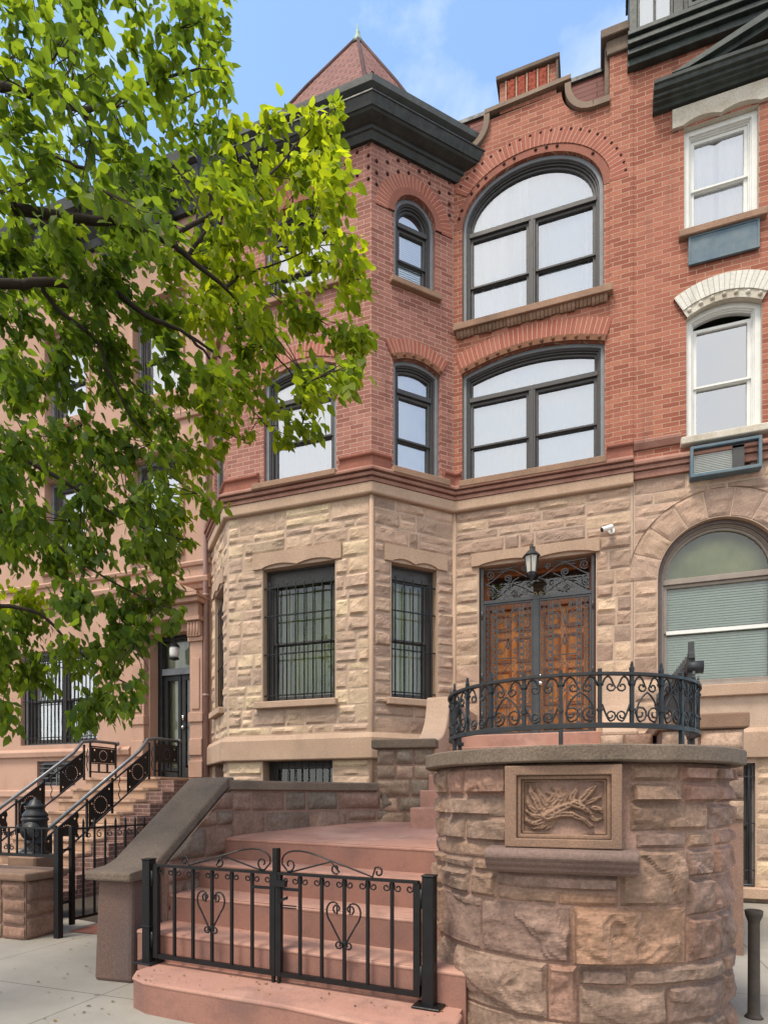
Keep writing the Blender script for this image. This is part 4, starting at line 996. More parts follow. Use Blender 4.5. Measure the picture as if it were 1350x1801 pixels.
for k in range(n):
    for i in range(len(prof)-1): b.face([rings[k][i], rings[k+1][i], rings[k+1][i+1], rings[k][i+1]], None, 0, False)
b.poly([(DC.x+.3*math.cos(2*PI*k/24), DC.y+.3*math.sin(2*PI*k/24), 1.682) for k in range(24)])
b.build('coping', M['cap'], D)
# carved panel
PF = Fr((-.17, 3.215, 0), (1, 0, 0), (0, -1, 0))
b = MB(); b.ring(PF, rectp(-.285, .285, 1.155, 1.575), rectp(-.225, .235, 1.20, 1.525), -.2, .035); b.ring(PF, rectp(-.225, .235, 1.20, 1.525), rectp(-.205, .215, 1.222, 1.505), -.2, .012); b.ring(PF, rectp(-.205, .215, 1.222, 1.505), rectp(-.192, .202, 1.235, 1.492), -.2, -.012)
pn = b.build('panel_frame', M['dressed_b'], D, bevel=.006, seg=2)
strokes = [([(.22, .34), (.40, .46), (.60, .56), (.72, .58)], .15, .022), ([(.14, .62), (.30, .72), (.44, .74)], .15, .014), ([(.62, .70), (.80, .74)], .14, .014), ([(.12, .22), (.30, .20), (.60, .30)], .12, .014), ([(.84, .42), (.90, .42)], .1, .014),
     # the beast and the leaves round it, in panel units 0..1
    ([(.30, .30), (.42, .42), (.56, .52), (.66, .56)], .085, .05), ([(.62, .55), (.74, .50), (.80, .40)], .06, .055), ([(.30, .30), (.45, .34), (.62, .36), (.74, .26), (.86, .12)], .06, .05),
    ([(.66, .60), (.72, .55), (.78, .52)], .045, .05), ([(.78, .42), (.84, .36)], .035, .04), ([(.62, .66), (.64, .80), (.67, .92)], .055, .04), ([(.74, .64), (.82, .80), (.90, .92)], .06, .042), ([(.80, .58), (.90, .66), (.96, .70)], .04, .032),
    ([(.40, .50), (.46, .66), (.44, .84), (.36, .90)], .07, .035), ([(.20, .45), (.16, .62), (.10, .80), (.06, .95)], .05, .035), ([(.28, .55), (.22, .72), (.16, .92)], .05, .03), ([(.16, .40), (.08, .50), (.04, .62)], .04, .03),
    ([(.24, .28), (.12, .32), (.04, .42)], .045, .035), ([(.26, .22), (.14, .16), (.05, .22)], .05, .036), ([(.34, .22), (.24, .10), (.12, .05)], .05, .033), ([(.40, .24), (.34, .10), (.28, .04)], .04, .03),
    ([(.50, .60), (.54, .74), (.52, .88)], .045, .03), ([(.30, .30), (.26, .38), (.30, .48)], .08, .03), ([(.84, .30), (.90, .24), (.97, .28)], .04, .03), ([(.88, .48), (.95, .46), (.97, .38)], .045, .04), ([(.56, .30), (.50, .16), (.56, .08)], .035, .02), ([(.34, .62), (.38, .74), (.30, .80)], .05, .03)]
b = MB(); nx, ny = 84, 58; ids = []
def segd(px, py, a, c):
    dx, dy = c[0]-a[0], c[1]-a[1]; t = max(0, min(1, ((px-a[0])*dx+(py-a[1])*dy)/(dx*dx+dy*dy))); return math.hypot(px-a[0]-t*dx, py-a[1]-t*dy), t
for j in range(ny+1):
    row = []
    for i in range(nx+1):
        x, y = i/nx, j/ny; h_ = 0
        wx = x+.02*noise.noise(Vector((x*7, y*7, 0))); wy = y+.02*noise.noise(Vector((x*7, y*7, 5)))
        for pts, w, hh in strokes:
            for q in range(len(pts)-1):
                dd, t = segd(wx, wy*.8+.0, (pts[q][0], pts[q][1]*.8), (pts[q+1][0], pts[q+1][1]*.8))
                tt = (q+t)/(len(pts)-1); ww = w*(1-.65*max(0, tt-.4)/.6)
                if dd < ww: h_ = max(h_, hh*1.15*(1-(dd/ww)**2)**.4*(.62+.38*min(1, abs(dd/ww)*2.6))-.006*(dd/ww > .9))
        e = min(i, nx-i, j, ny-j)
        row.append(b.vert(PF(-.192+.394*x, 1.235+.257*y, -.030+(h_*.95 if e > 0 else 0)+.002*noise.noise(Vector((x*30, y*30, 0))))))
    ids.append(row)
for j in range(ny):
    for i in range(nx): b.face([ids[j][i], ids[j][i+1], ids[j+1][i+1], ids[j+1][i]], None, 0, True)
b.build('carving', M['dressed_b'], pn)
b = MB(); fr = Fr(PF(-.38, 0), (0, -1, 0), (1, 0, 0))
b.prism(fr, [(-.1, 1.155), (.07, 1.150), (.10, 1.135), (.105, 1.105), (.085, 1.085), (.08, 1.07), (.055, 1.055), (.05, 1.04), (.03, 1.025), (-.1, 1.02)], 0, .74)
b.build('panel_sill', M['sill_d'], D, bevel=.01, seg=2)

# ---------------------------------------------------------------- curved railing on the round pier
RL = thing('curved_railing', (DC.x, DC.y, 1.68), 'black wrought iron railing of scrolls curving round the top of the round stone pier', 'railing')
RR = .75; RC = Vector((-.182, 4.083, 0))
def cr(s, z, dr=0.0):   # s: angle in degrees from the street direction
    a = -PI/2+rad(s); return Vector((RC.x+(RR+dr)*math.cos(a), RC.y+(RR+dr)*math.sin(a), z))
b = MB()
for z, w, h_ in ((2.06, .019, .009), (1.79, .013, .014)):
    prev = None
    for k in range(61):
        s = -104+208*k/60; q = [cr(s, z-h_, -w), cr(s, z-h_, w), cr(s, z+h_*.6, w), cr(s, z+h_, 0), cr(s, z+h_*.6, -w)]; i = [b.vert(p) for p in q]
        if prev:
            for j in range(5): b.face([prev[j], prev[(j+1) % 5], i[(j+1) % 5], i[j]], None, 0, False)
        else: b.face(i[::-1])
        prev = i
    b.face(prev)
b.build('rail', M['iron_g'], RL)
ang = [-101, -89, -77, -62, -47, -31, -15, 0, 15, 28, 42, 55, 68, 80, 91, 101]
for k, s in enumerate(ang):
    fr = Fr(cr(s, 0), (math.cos(rad(s)), math.sin(rad(s)), 0), (math.sin(rad(s)), -math.cos(rad(s)), 0))
    b = MB(); b.box(fr, -.009, .009, 1.79, 2.085, -.009, .009)
    if abs(s) > 24: b.prism(fr, [(-.011, 2.075), (.011, 2.075), (.013, 2.09), (.006, 2.098), (.007, 2.106), (0, 2.125), (-.007, 2.106), (-.006, 2.098), (-.013, 2.09)], -.006, .006)
    for z in (1.87, 2.01): b.box(fr, -.0145, .0145, z-.006, z+.006, -.0145, .0145)
    if s in (-1, -101, 0, 101, -62, 55): b.box(fr, -.011, .011, 1.675, 1.79, -.011, .011)
    b.build('baluster', M['iron_g'], RL)
b = MB()
def TC(pts, r=.0052):
    b.tube([cr(math.degrees(u/RR), v) for u, v in pts], r, 5)
for k in range(len(ang)-1):
    u0, u1 = rad(ang[k])*RR+.012, rad(ang[k+1])*RR-.012; m = (u0+u1)/2; w = (u1-u0)/2
    for sg, e in ((1, u0), (-1, u1)):
        TC(bez((e, 1.995), (e+sg*.01, 2.05), (e+sg*w*.55, 2.06), (e+sg*w*.72, 2.015), 8)+spiral(m-sg*w*.42, 1.99, .028, .009, .6 if sg > 0 else PI-.6, -1.1*sg, 9)[1:])
        if k % 2 == 1 or k in (0, 10, 12):
            TC(bez((m, 1.965), (e+sg*.02, 1.93), (e-sg*.004, 1.84), (e+sg*w*.42, 1.808), 10)); TC(spiral(e+sg*w*.45, 1.853, .044, .012, -PI/2, 1.35*sg, 13))
        elif k % 2 == 0:
            TC(bez((e, 1.90), (e+sg*.02, 1.84), (e+sg*.03, 1.815), (e+sg*w*.6, 1.81), 8)); TC(spiral(e+sg*w*.6, 1.84, .03, .009, -PI/2, 1.3*sg, 11))
b.build('scrollwork', M['iron_g'], RL)
# straight railing running back from the pier to the house
SR = thing('spiked_railing', (.62, 4.72, 1.68), 'black spiked iron railing with a tall finial post running back from the round pier', 'railing')
b = MB(); sf = Fr((.62, 4.72, 0), (0, 1, 0), (1, 0, 0))
b.box(sf, -.022, .022, 1.68, 2.40, -.022, .022); b.prism(sf, [(-.035, 2.38), (.035, 2.38), (.03, 2.41), (.012, 2.43), (.0, 2.50), (-.012, 2.43), (-.03, 2.41)], -.02, .02)
b.tube([sf(0, 2.32, -.03), sf(0, 2.32, .075)], .045, 14); b.build('post', M['iron_g'], SR)
b = MB()
b.prism(sf, [(0, 2.315), (2.7, 2.42), (2.7, 2.45), (0, 2.345)], -.018, .018); b.prism(sf, [(0, 1.80), (1.3, 2.19), (2.7, 2.22), (2.7, 2.25), (1.3, 2.22), (0, 1.83)], -.012, .012)
b.build('rail', M['iron_g'], SR)
for k in range(1, 20):
    u = k*.135; zb = 1.8+.39*min(1, u/1.3)+.02; zt = 2.33+.105*u/2.7
    bb = MB(); bb.box(sf, u-.010, u+.010, zb, zt+.05, -.010, .010); bb.prism(sf, [(u-.016, zt+.05), (u+.016, zt+.05), (u, zt+.11)], -.008, .008)
    if k % 2: bb.tube([sf(u+x, y) for x, y in spiral(.055, zt-.06, .042, .012, PI, 1.4, 11)], .006, 4)
    bb.build('baluster', M['iron_g'], SR)

# ---------------------------------------------------------------- low double gate on the bottom step
g0 = Vector((-3.06, 3.57, .212)); g1_ = Vector((-.907, 3.36, .212)); GL = (g1_-g0).length
GU = (g1_-g0).normalized(); G = Fr(g0, GU, (GU.y, -GU.x, 0))
GT = thing('front_gate', g0+(g1_-g0)*.5, 'low black iron double gate with hearts and scrolls standing on the bottom pink step', 'gate')
for u in (0, GL):
    b = MB(); b.box(G, u-.035, u+.035, 0, .745, -.035, .035); b.box(G, u-.085, u+.085, .001, .014, -.075, .075); b.box(G, u-.04, u+.04, .745, .755, -.04, .04)
    b.box(G, u-.041, u+.041, .26 if u == 0 else .30, .275 if u == 0 else .315, -.041, .041) if u == 0 else None
    b.build('post', M['iron'], GT, bevel=.004)
def gleaf(ua, ub, hinge, sg):
    b = MB(); lat = ub if sg > 0 else ua
    for u in (ua, ub): b.box(G, u-.02, u+.02, .045, .70, -.016, .016)
    b.box(G, ua, ub, .045, .075, -.014, .014); b.box(G, ua-.01, ub+.01, .70, .716, -.02, .02)
    n = 6
    for k in range(1, n): u = ua+(ub-ua)*k/n; b.box(G, u-.009, u+.009, .075, .70, -.009, .009)
    for k in range(0, n+1):
        u = ua+(ub-ua)*k/n
        for s2 in (1, -1):
            if (k == 0 and s2 < 0) or (k == n and s2 > 0): continue
            uu = u+s2*(.02 if k in (0, n) else .01)
            b.tube([G(x, y) for x, y in [(uu, .695), (uu+s2*.006, .675)]+spiral(uu+s2*.028, .664, .022, .009, PI if s2 > 0 else 0, 1.0*s2, 10)], .005, 5)
    u1 = ua+(ub-ua)*(n-1)/n if sg > 0 else ua+(ub-ua)/n
    b.box(G, min(u1, lat), max(u1, lat), .60, .618, -.008, .008)
    if sg < 0:
        b.box(G, lat, lat+.13, .50, .507, -.005, .005); b.box(G, lat, lat+.13, .485, .492, -.005, .005)
    lf = b.build('gate_leaf', M['iron'], GT)
    b = MB(); c = (ua+ub)/2 if sg < 0 else ua+(ub-ua)*.5
    for s2 in (1, -1):
        b.tube([G(c+s2*x, y, .012) for x, y in spiral(.045, .515, .012, .032, PI*1.5, -1.0, 10)+bez((.045, .547), (.10, .58), (.155, .50), (.085, .42), 8)+bez((.085, .42), (.05, .36), (.03, .33), (.014, .30), 5)], .006, 5)
        b.tube([G(c+s2*x, y, .012) for x, y in [(.006, .32)]+spiral(.034, .295, .028, .010, PI*.9, 1.2, 10)], .006, 5)
    b.build('heart_scroll', M['iron'], lf)
    b = MB(); far = ua if sg > 0 else ub; q = lat; s2 = 1 if sg > 0 else -1
    def w(x): return far+s2*x*abs(ub-ua)
    b.tube([G(w(x), y) for x, y in spiral(.26, .752, .010, .034, PI*.2, -.95, 9)+[(.30, .722)]]+[G(w(.36), .74), G(w(.70), .836)]+[G(w(x), y) for x, y in bez((.70, .836), (.88, .885), (.99, .85), (.975, .77), 7)]+[G(w(.93+(x-.93)*1.0), y) for x, y in spiral(.915, .768, .052, .012, 0, -1.15, 12)[2:]], .006, 5)
    b.tube([G(w(x), y) for x, y in spiral(.565, .758, .012, .036, PI*1.2, -1.0, 9)]+[G(w(.60), .80), G(w(.86), .732), G(w(.93), .718)], .006, 5)
    b.build('top_scroll', M['iron'], lf)
gleaf(.075, GL*.512-.022, 0, 1); gleaf(GL*.512+.022, GL-.075, 1, -1)
b = MB(); b.box(G, GL*.512-.014, GL*.512+.014, .05, .86, -.03, -.0165); b.box(G, GL*.512-.016, GL*.512+.018, .62, .87, -.02, .02)
b.box(G, GL*.512-.03, GL*.512-.012, -.0, .05, -.01, .01); b.box(G, GL*.512+.014, GL*.512+.03, -.0, .05, -.01, .01); b.build('meeting_stile', M['iron'], GT)
b = MB(); b.box(G, GL*.512+.02, GL*.512+.085, .625, .665, .0, .03); b.prism(G, [(GL*.512+.02, .52), (GL*.512+.09, .545), (GL*.512+.09, .565), (GL*.512+.02, .535)], .0, .02); b.box(G, GL*.512+.02, GL*.512+.032, .52, .64, .0, .018); b.build('latch', M['iron'], GT)
b = MB()
for u in (.045, GL-.045):
    for v in (.12, .56): b.lathe(G, [(.011, v), (.011, v+.11)], 8, u=u, d=.015)
b.build('hinge', M['iron'], GT)
# rusty standpipe on the right
PP = thing('iron_pipe', (.944, 4.44, 0), 'rusty upright iron vent pipe standing on the sidewalk right of the round pier', 'pipe')
b = MB(); b.lathe(Fr((.944, 4.44, 0), (1, 0, 0), (0, -1, 0)), [(.055, 0), (.044, .015), (.036, .03), (.034, .60), (.036, .62), (.05, .655), (.054, .685), (.045, .69), (.036, .66), (.03, .5)], 16); b.build('pipe_shaft', M['rust'], PP)
# ---------------------------------------------------------------- neighbour on the right
H2 = thing('brick_house', (2.5, 9.28, 0), 'red brick house with white framed windows, dark green oriel and big round arched ground window', 'house')
RN = random.Random(55)
o3 = rectp(1.13, 2.03, 9.20, 10.66); o2 = opening(1.16, 2.07, 6.33, 8.02, .13, 'seg')
ga = opening(.80, 2.32, 2.93, 4.456, .76, 'ell', n=32); bw_ = rectp(1.30, 1.99, .20, 1.86)
b = MB(); b.wall(DW, rectp(.482, 5.2, 5.9, 12.6), [o3, o2], .14, 0, 1); b.build('brick_wall', [M['brick_r'], M['whitestone']], H2)
b = MB(); b.wall(DW, rectp(.482, 5.2, 0, 5.9), [ga, bw_], .16, 0, 1)
stn = dict(hmin=.14, hmax=.34, wmin=.2, wmax=.75, pal=SANDR+SAND[1:4], A=.03, res=.035, rn=RN, m=2, mg=.014)
ashlar(b, frmap(DW), [(.49, .80, 2.38, 4.45), (2.32, 3.6, 2.38, 4.45)], **stn)
def archmap(u, v):   # stones trimmed to the round arch
    r_ = math.hypot(u-1.56, v-4.456)
    if r_ < 1.155 and r_ > 1e-4: u = 1.56+(u-1.56)*1.155/r_; v = 4.456+(v-4.456)*1.155/r_
    return DW(u, v, 0), DW.N
ashlar(b, archmap, [(.49, 3.6, 4.45, 5.88)], skip=lambda a, c, v0, v1: all(math.hypot(x-1.56, y-4.456) < 1.13 for x in (a, c) for y in (v0, v1)), **stn)
def pol(u, v):  # u along the arc at the mean radius, v radial
    a = PI-u/.97; return DW(1.56+v*math.cos(a), 4.456+v*math.sin(a), .004), DW.N
for k in range(9): block(b, pol, .97*PI*k/9, .97*PI*(k+1)/9, .765, 1.15, pick(SANDR, RN), .03, .035, RN, .005, m=2, mg=.014)
ashlar(b, frmap(DW), [(1.995, 3.6, .0, 1.94), (.49, 1.295, .0, 1.94)], hmin=.14, hmax=.26, wmin=.3, wmax=.6, pal=SAND, A=.04, res=.04, rn=RN, m=2)
b.build('stone_wall', [M['mortar'], M['dressed'], M['block']], H2)
EX = [(.482, 9.28), (5.2, 9.28)]
b = MB(); b.moulding(EX, [(0, 5.885), (.05, 5.885), (.05, 5.985), (0, 5.985)]); b.moulding(EX, [(0, 5.99), (.08, 5.99), (.08, 6.04), (.065, 6.05), (.11, 6.06), (.11, 6.10), (.05, 6.16), (0, 6.16)]); b.moulding([(.482, 9.28), (1.10, 9.28)], [(0, 6.30), (.03, 6.30), (.06, 6.38), (.06, 6.42), (.02, 6.45), (0, 6.45)])
b.build('belt_course', M['corbel'], H2, bevel=.005)
b = MB(); b.moulding(EX, [(0, 1.93), (.08, 1.93), (.09, 2.27), (.04, 2.33), (0, 2.33)]); b.build('water_table', M['dressed'], H2, bevel=.008)
def sill2(u0, u1, v0, v1, d, mat):
    b = MB(); b.box(DW, u0, u1, v0, v1, -.14, d); b.build('sill', M[mat], H2, bevel=.01)
sill2(1.06, 2.12, 9.10, 9.20, .09, 'sill'); sill2(1.08, 2.16, 6.23, 6.33, .12, 'whitestone'); sill2(.86, 2.4, 2.77, 2.93, .07, 'dressed'); sill2(1.2, 3.6, .06, .20, .16, 'dressed')
w = window(H2, DW, 1.13, 2.03, 9.20, 10.66, 0, 'seg', .07, None, None, 9.86, 'white', 'white', back='curtain_sky_tint', cw=.07, fw=.03, bd=.24, drapes=[(1.22, 1.55), (1.60, 1.93)], dmat='curtain', label='white sash window with pale curtains above the blue board')
w = window(H2, DW, 1.16, 2.07, 6.33, 8.02, .13, 'seg', .07, None, None, 7.10, 'white', 'white', back='room', cw=.07, fw=.03, bd=.30, label='white sash window under the whitewashed brick arch')
lintel(H2, DW, .98, 2.2, 1.12, 2.04, 10.66, 10.92, .05, .12, 'whitestone', .06)
b = MB(); arch_ring(b, DW, 1.16, 2.07, 8.02, .13, 'seg', .10, .33, -.01, .05, 0, 20); b.build('brick_arch', M['whitebrick'], H2)
b = MB(); arch_ring(b, DW, 1.16, 2.07, 8.02, .13, 'seg', -.01, .105, -.02, .035, 0, 20)
for (u, v) in on_arch(1.16, 2.07, 8.02, .13, 'seg', .05, 7, .06, .94): b.ball(DW(u, v, .04), .03, 8)
b.build('rosette_strip', M['whitestone'], H2)
# arched ground floor window with blind
w = window(H2, DW, .80, 2.32, 2.93, 4.456, .76, 'ell', .09, 4.44, None, 3.72, 'frame', 'frame', glass='glass_m', back='roomgreen', cw=.055, fw=.03, bd=.3)
w.data.materials[0] = mat_paint('brown_frame', (.12, .085, .075), .5); w.data.materials[1] = mat_paint('taupe_sash', (.27, .225, .19), .5)
b = MB(); v = 3.00
while v < 4.36:
    b.poly([DW(.90, v, -.255), DW(2.22, v, -.255), DW(2.22, v+.034, -.275), DW(.90, v+.034, -.275)]); v += .036
b.build('blind', M['blind'], w)
b = MB(); b.box(DW, .92, 2.2, 3.70, 3.75, -.19, -.15); b.build('meeting_rail', M['white'], w)
w = window(H2, DW, 1.30, 1.99, .20, 1.86, 0, 'seg', .10, None, None, 1.0, cw=.02, glass='glass_d', back='roomgreen', bd=.25)
bars(w, DW, 1.32, 1.97, .24, 1.84, 6, (.42, 1.05, 1.68), -.02, .012, .01, 'iron_g')
# hood and oriel
HP = [(.73, 9.30), (.73, 9.28), (4.25, 9.28), (4.25, 9.30)]
b = MB(); prof = [(0, 10.96), (.06, 10.97), (.08, 11.0), (.13, 11.01), (.14, 11.03), (.18, 11.035), (.19, 11.07), (.24, 11.075), (.255, 11.12), (.28, 11.13), (.285, 11.17), (0, 11.20)]
b.moulding([(.73, 9.28), (4.25, 9.28)], prof)
for sg in (1, -1):
    X = lambda x: 2.48+sg*(x-2.48)
    b.prism(DW, [(X(.95), 11.18), (X(1.15), 11.18), (2.48, 11.58), (2.48, 11.68)], 0, .29); b.prism(DW, [(X(1.15), 11.18), (X(1.35), 11.18), (2.48, 11.50), (2.48, 11.58)], 0, .22)
b.build('window_hood', M['greenblack'], H2)
b = MB()
for k, (v0, v1, d) in enumerate(((11.690, 11.790, .10), (11.790, 11.850, .16), (11.850, 11.890, .14), (11.890, 11.950, .20), (11.950, 11.990, .18), (11.990, 12.050, .225))): b.box(DW, .40-.0*k, 5.2, v0, v1, -.3, d)
b.box(DW, .42, .52, 12.050, 13.670, -.3, .17); b.box(DW, .98, 1.10, 12.050, 13.670, -.3, .17); b.box(DW, .52, .98, 12.670, 12.890, -.3, .16); b.box(DW, 1.10, 5.2, 12.050, 13.670, -.3, .13); b.box(DW, .44, 1.1, 12.070, 13.670, -.32, .02)
for k, (v0, v1, d) in enumerate(((12.890, 12.950, .20), (13.010, 13.110, .24), (13.110, 13.270, .30))): b.box(DW, .39, 5.2, v0, v1, -.3, d)
for k in range(14): b.box(DW, .45+k*.33, .58+k*.33, 12.930, 13.030, .1, .26)
b.ring(DW, rectp(.52, .98, 12.050, 12.670), rectp(.555, .945, 12.080, 12.640), .05, .15); b.box(DW, .735, .765, 12.070, 12.650, .05, .14)
for k in range(2):
    u0 = 1.16+k*.75; b.ring(DW, rectp(u0, u0+.68, 12.120, 12.820), rectp(u0+.05, u0+.63, 12.170, 12.770), .12, .165)
ori = b.build('oriel', M['greenblack'], H2, bevel=.005)
b = MB(); b.poly([DW(*p, .09) for p in rectp(.53, .97, 12.060, 12.660)]); b.build('pane', M['glass'], ori)
b = MB(); b.poly([DW(*p, .05) for p in rectp(.53, .97, 12.060, 12.660)]); b.build('curtain', M['curtain_b'], ori)
b = MB()
for k in range(16): b.prism(DW, [(1.24+.12*(k % 4)+q[0], 12.250+.13*(k//4)+q[1]) for q in ((0, -.03), (.03, 0), (0, .03), (-.03, 0))], .12, .145)
for k in range(16): b.prism(DW, [(1.99+.12*(k % 4)+q[0], 12.250+.13*(k//4)+q[1]) for q in ((0, -.03), (.03, 0), (0, .03), (-.03, 0))], .12, .145)
b.build('carved_panel', M['iron'], ori)
b = MB(); b.wbox(.5, 5.2, 9.95, 18, 0, 12.3); b.build('side_wall', M['brick_n'], H2)
# board and air conditioner under the two windows
BB = thing('painted_board', DW(1.62, 8.7, 0), 'weathered blue painted board fixed under the upper white window', 'board')
b = MB(); b.box(DW, 1.19, 2.02, 8.72, 9.09, .004, .045); b.build('board', M['blueboard'], BB, bevel=.006)
b = MB(); b.ring(DW, rectp(1.18, 2.03, 8.71, 9.095), rectp(1.205, 2.005, 8.735, 9.075), .02, .055); b.build('edge_strip', M['blueboard'], BB)
AC = thing('air_conditioner', DW(1.62, 5.74, 0), 'grey air conditioner in a blue sleeve under the white window with the arched brick head', 'air conditioner')
b = MB(); b.ring(DW, rectp(1.19, 2.04, 5.74, 6.16), rectp(1.23, 2.0, 5.785, 6.12), -.1, .15); b.build('sleeve', M['blueboard'], AC, bevel=.006)
b = MB(); b.box(DW, 1.24, 1.70, 5.79, 6.11, .0, .09)
for k in range(13): b.box(DW, 1.26, 1.69, 5.805+.023*k, 5.815+.023*k, .09, .10)
b.build('louvre', M['ac'], AC)
b = MB(); b.box(DW, 1.70, 1.84, 5.79, 6.11, .0, .11); b.box(DW, 1.84, 1.93, 5.79, 6.11, -.1, .0); b.build('side_panel', M['frame'], AC)

# ---------------------------------------------------------------- brownstone on the left
H3 = thing('brownstone_house', (-9.5, 9.28, 0), 'pinkish brownstone house half hidden by leaves with a pedimented doorway and a barred window', 'house')
dd = rectp(-7.93, -6.98, 1.75, 4.45); l1 = rectp(-11.2, -9.2, 2.45, 4.35)
ups = [rectp(a, a+1.05, v, v+h_) for a in (-8.3, -10.5) for v, h_ in ((6.0, 1.75), (8.9, 1.7))]
bw3 = rectp(-10.75, -9.75, 1.62, 2.12)
b = MB(); b.wall(DW, rectp(-12.8, -6.565, 0, 12.1), [dd, l1, bw3]+ups, .22, 0); b.build('wall', M['brownstucco'], H3)
b = MB(); LP = [(-12.8, 9.28), (-6.565, 9.28)]
b.moulding(LP, [(0, 5.18), (.05, 5.18), (.07, 5.26), (.12, 5.28), (.14, 5.36), (.05, 5.42), (0, 5.42)]); b.moulding(LP, [(0, 5.62), (.04, 5.62), (.06, 5.68), (.02, 5.72), (0, 5.72)])
b.moulding([(-12.8, 9.28), (-8.35, 9.28)], [(0, 2.20), (.07, 2.20), (.09, 2.30), (.03, 2.36), (0, 2.36)]); b.moulding([(-12.8, 9.28), (-8.35, 9.28)], [(0, 1.40), (.06, 1.40), (.06, 1.52), (0, 1.54)])
b.moulding(LP, [(0, 8.35), (.05, 8.35), (.07, 8.45), (.02, 8.5), (0, 8.5)])
for a in (-8.3, -10.5):
    for v in (6.0, 8.9):
        b.box(DW, a-.1, a+1.15, v-.14, v-.004, -.05, .09); b.box(DW, a-.12, a+1.17, v+1.78, v+1.95, -.02, .12)
        b.box(DW, a-.10, a-.004, v, v+1.78, -.02, .04); b.box(DW, a+1.054, a+1.15, v, v+1.78, -.02, .04)
b.build('moulding', M['brownstucco'], H3, bevel=.008)
b = MB()
for (u0, u1) in ((-6.95, -6.68), (-8.25, -7.97)):
    b.box(DW, u0, u1, 1.75, 4.2, -.01, .12); b.box(DW, u0-.02, u1+.02, 2.75, 2.92, 0, .15); b.box(DW, u0+.05, u1-.05, 2.98, 3.9, .12, .14)
    b.box(DW, u0-.02, u1+.02, 4.2, 4.28, 0, .16); b.box(DW, u0, u1, 4.28, 4.55, 0, .20); b.box(DW, u0-.03, u1+.03, 4.55, 4.62, 0, .26)
    for k in range(4): b.lathe(Fr(DW(u0+.04+.063*k, 4.30, .2), (1, 0, 0), (0, -1, 0)), [(.024, 0), (.03, .12), (.024, .24)], 8)
    b.box(DW, u0-.01, u1+.01, 1.75, 2.05, 0, .15); b.box(DW, u0, u1, 2.15, 2.45, .11, .15)
b.box(DW, -8.25, -6.68, 4.62, 4.86, 0, .24); b.box(DW, -8.32, -6.62, 4.86, 4.94, 0, .34); b.box(DW, -8.36, -6.60, 4.94, 5.0, 0, .40)
b.prism(DW, [(-8.36, 5.0), (-6.60, 5.0), (-7.48, 5.36)], 0, .30); b.prism(DW, [(-8.38, 5.0), (-8.2, 5.0), (-7.48, 5.30), (-6.78, 5.0), (-6.58, 5.0), (-7.48, 5.40)], .30, .40)
b.build('door_surround', M['brownstucco'], H3, bevel=.008)
b = MB(); q = -.30
b.box(DW, -7.93, -7.85, 1.75, 4.45, q-.06, q+.06); b.box(DW, -7.06, -6.98, 1.75, 4.45, q-.06, q+.06); b.box(DW, -7.85, -7.06, 3.72, 3.84, q-.05, q+.06, 1); b.box(DW, -7.85, -7.06, 4.38, 4.45, q-.05, q+.05)
for (a, c) in ((-7.85, -7.47), (-7.44, -7.06)): b.ring(DW, rectp(a, c, 1.77, 3.72), rectp(a+.08, c-.06, 1.95, 3.62), q-.06, q)
d3 = b.build('door', [M['iron_g'], M['casing']], H3)
b = MB(); b.poly([DW(*p, q-.03) for p in rectp(-7.85, -7.06, 1.8, 4.40)]); b.build('glass', M['glass_d'], d3)
b = MB(); b.poly([DW(*p, q-.15) for p in rectp(-7.95, -6.9, 1.7, 4.5)]); b.build('curtain', M['drape'], d3)
b = MB(); b.ball(DW(-7.40, 2.72, q+.03), .035, 10); b.lathe(DW, [(.02, 2.85), (.025, 2.90), (.02, 2.95)], 8, u=-7.40, d=q+.02); b.build('door_knob', M['chrome'], d3)
w = window(H3, DW, -11.2, -9.2, 2.45, 4.35, 0, 'seg', .12, None, -10.2, 3.35, back='curtain_b', glass='glass'); bars(w, DW, -11.15, -9.25, 2.48, 4.25, 19, (2.6, 3.35, 4.1), -.03, .012)
for a in (-8.3, -10.5):
    for v, h_ in ((6.0, 1.75), (8.9, 1.7)): window(H3, DW, a, a+1.05, v, v+h_, 0, 'seg', .12, None, None, v+.85, back='curtain')
w = window(H3, DW, -10.75, -9.75, 1.62, 2.12, 0, 'seg', .1, None, None, 1.87, back='room', glass='glass_d')
b = MB()
for v in (1.68, 1.78, 1.88, 1.98, 2.06): b.box(DW, -10.74, -9.76, v-.008, v+.008, -.05, -.03)
b.box(DW, -10.26, -10.24, 1.62, 2.12, -.04, -.02); b.build('security_bars', M['steel'], w)
b = MB(); b.moulding([(-12.8, 9.28), (-6.60, 9.28)], [(0, 12.05), (.08, 12.05), (.10, 12.2), (.30, 12.5), (.45, 12.55), (.48, 12.75), (0, 12.8)])
for k in range(9):
    u = -12.6+.73*k; b.prism(Fr(DW(u, 0), (0, -1, 0), (1, 0, 0)), [(0, 11.7), (.10, 11.75), (.14, 11.95), (.34, 12.3), (.38, 12.5), (0, 12.5)], 0, .16)
b.build('roof_cornice', M['cornice'], H3)
b = MB(); b.tube([DW(-6.64, .02, .075), DW(-6.64, 11.9, .075)], .045, 12)
for v in (1.2, 3.2, 5.0, 7.4, 9.6): b.tube([DW(-6.64, v, .075), DW(-6.64, v+.05, .075)], .056, 12)
b.build('drainpipe', M['pipe'], H3)
b = MB(); b.wbox(-12.8, -6.57, 9.9, 18, 0, 12.4); b.build('side_wall', M['brick_n'], H3)
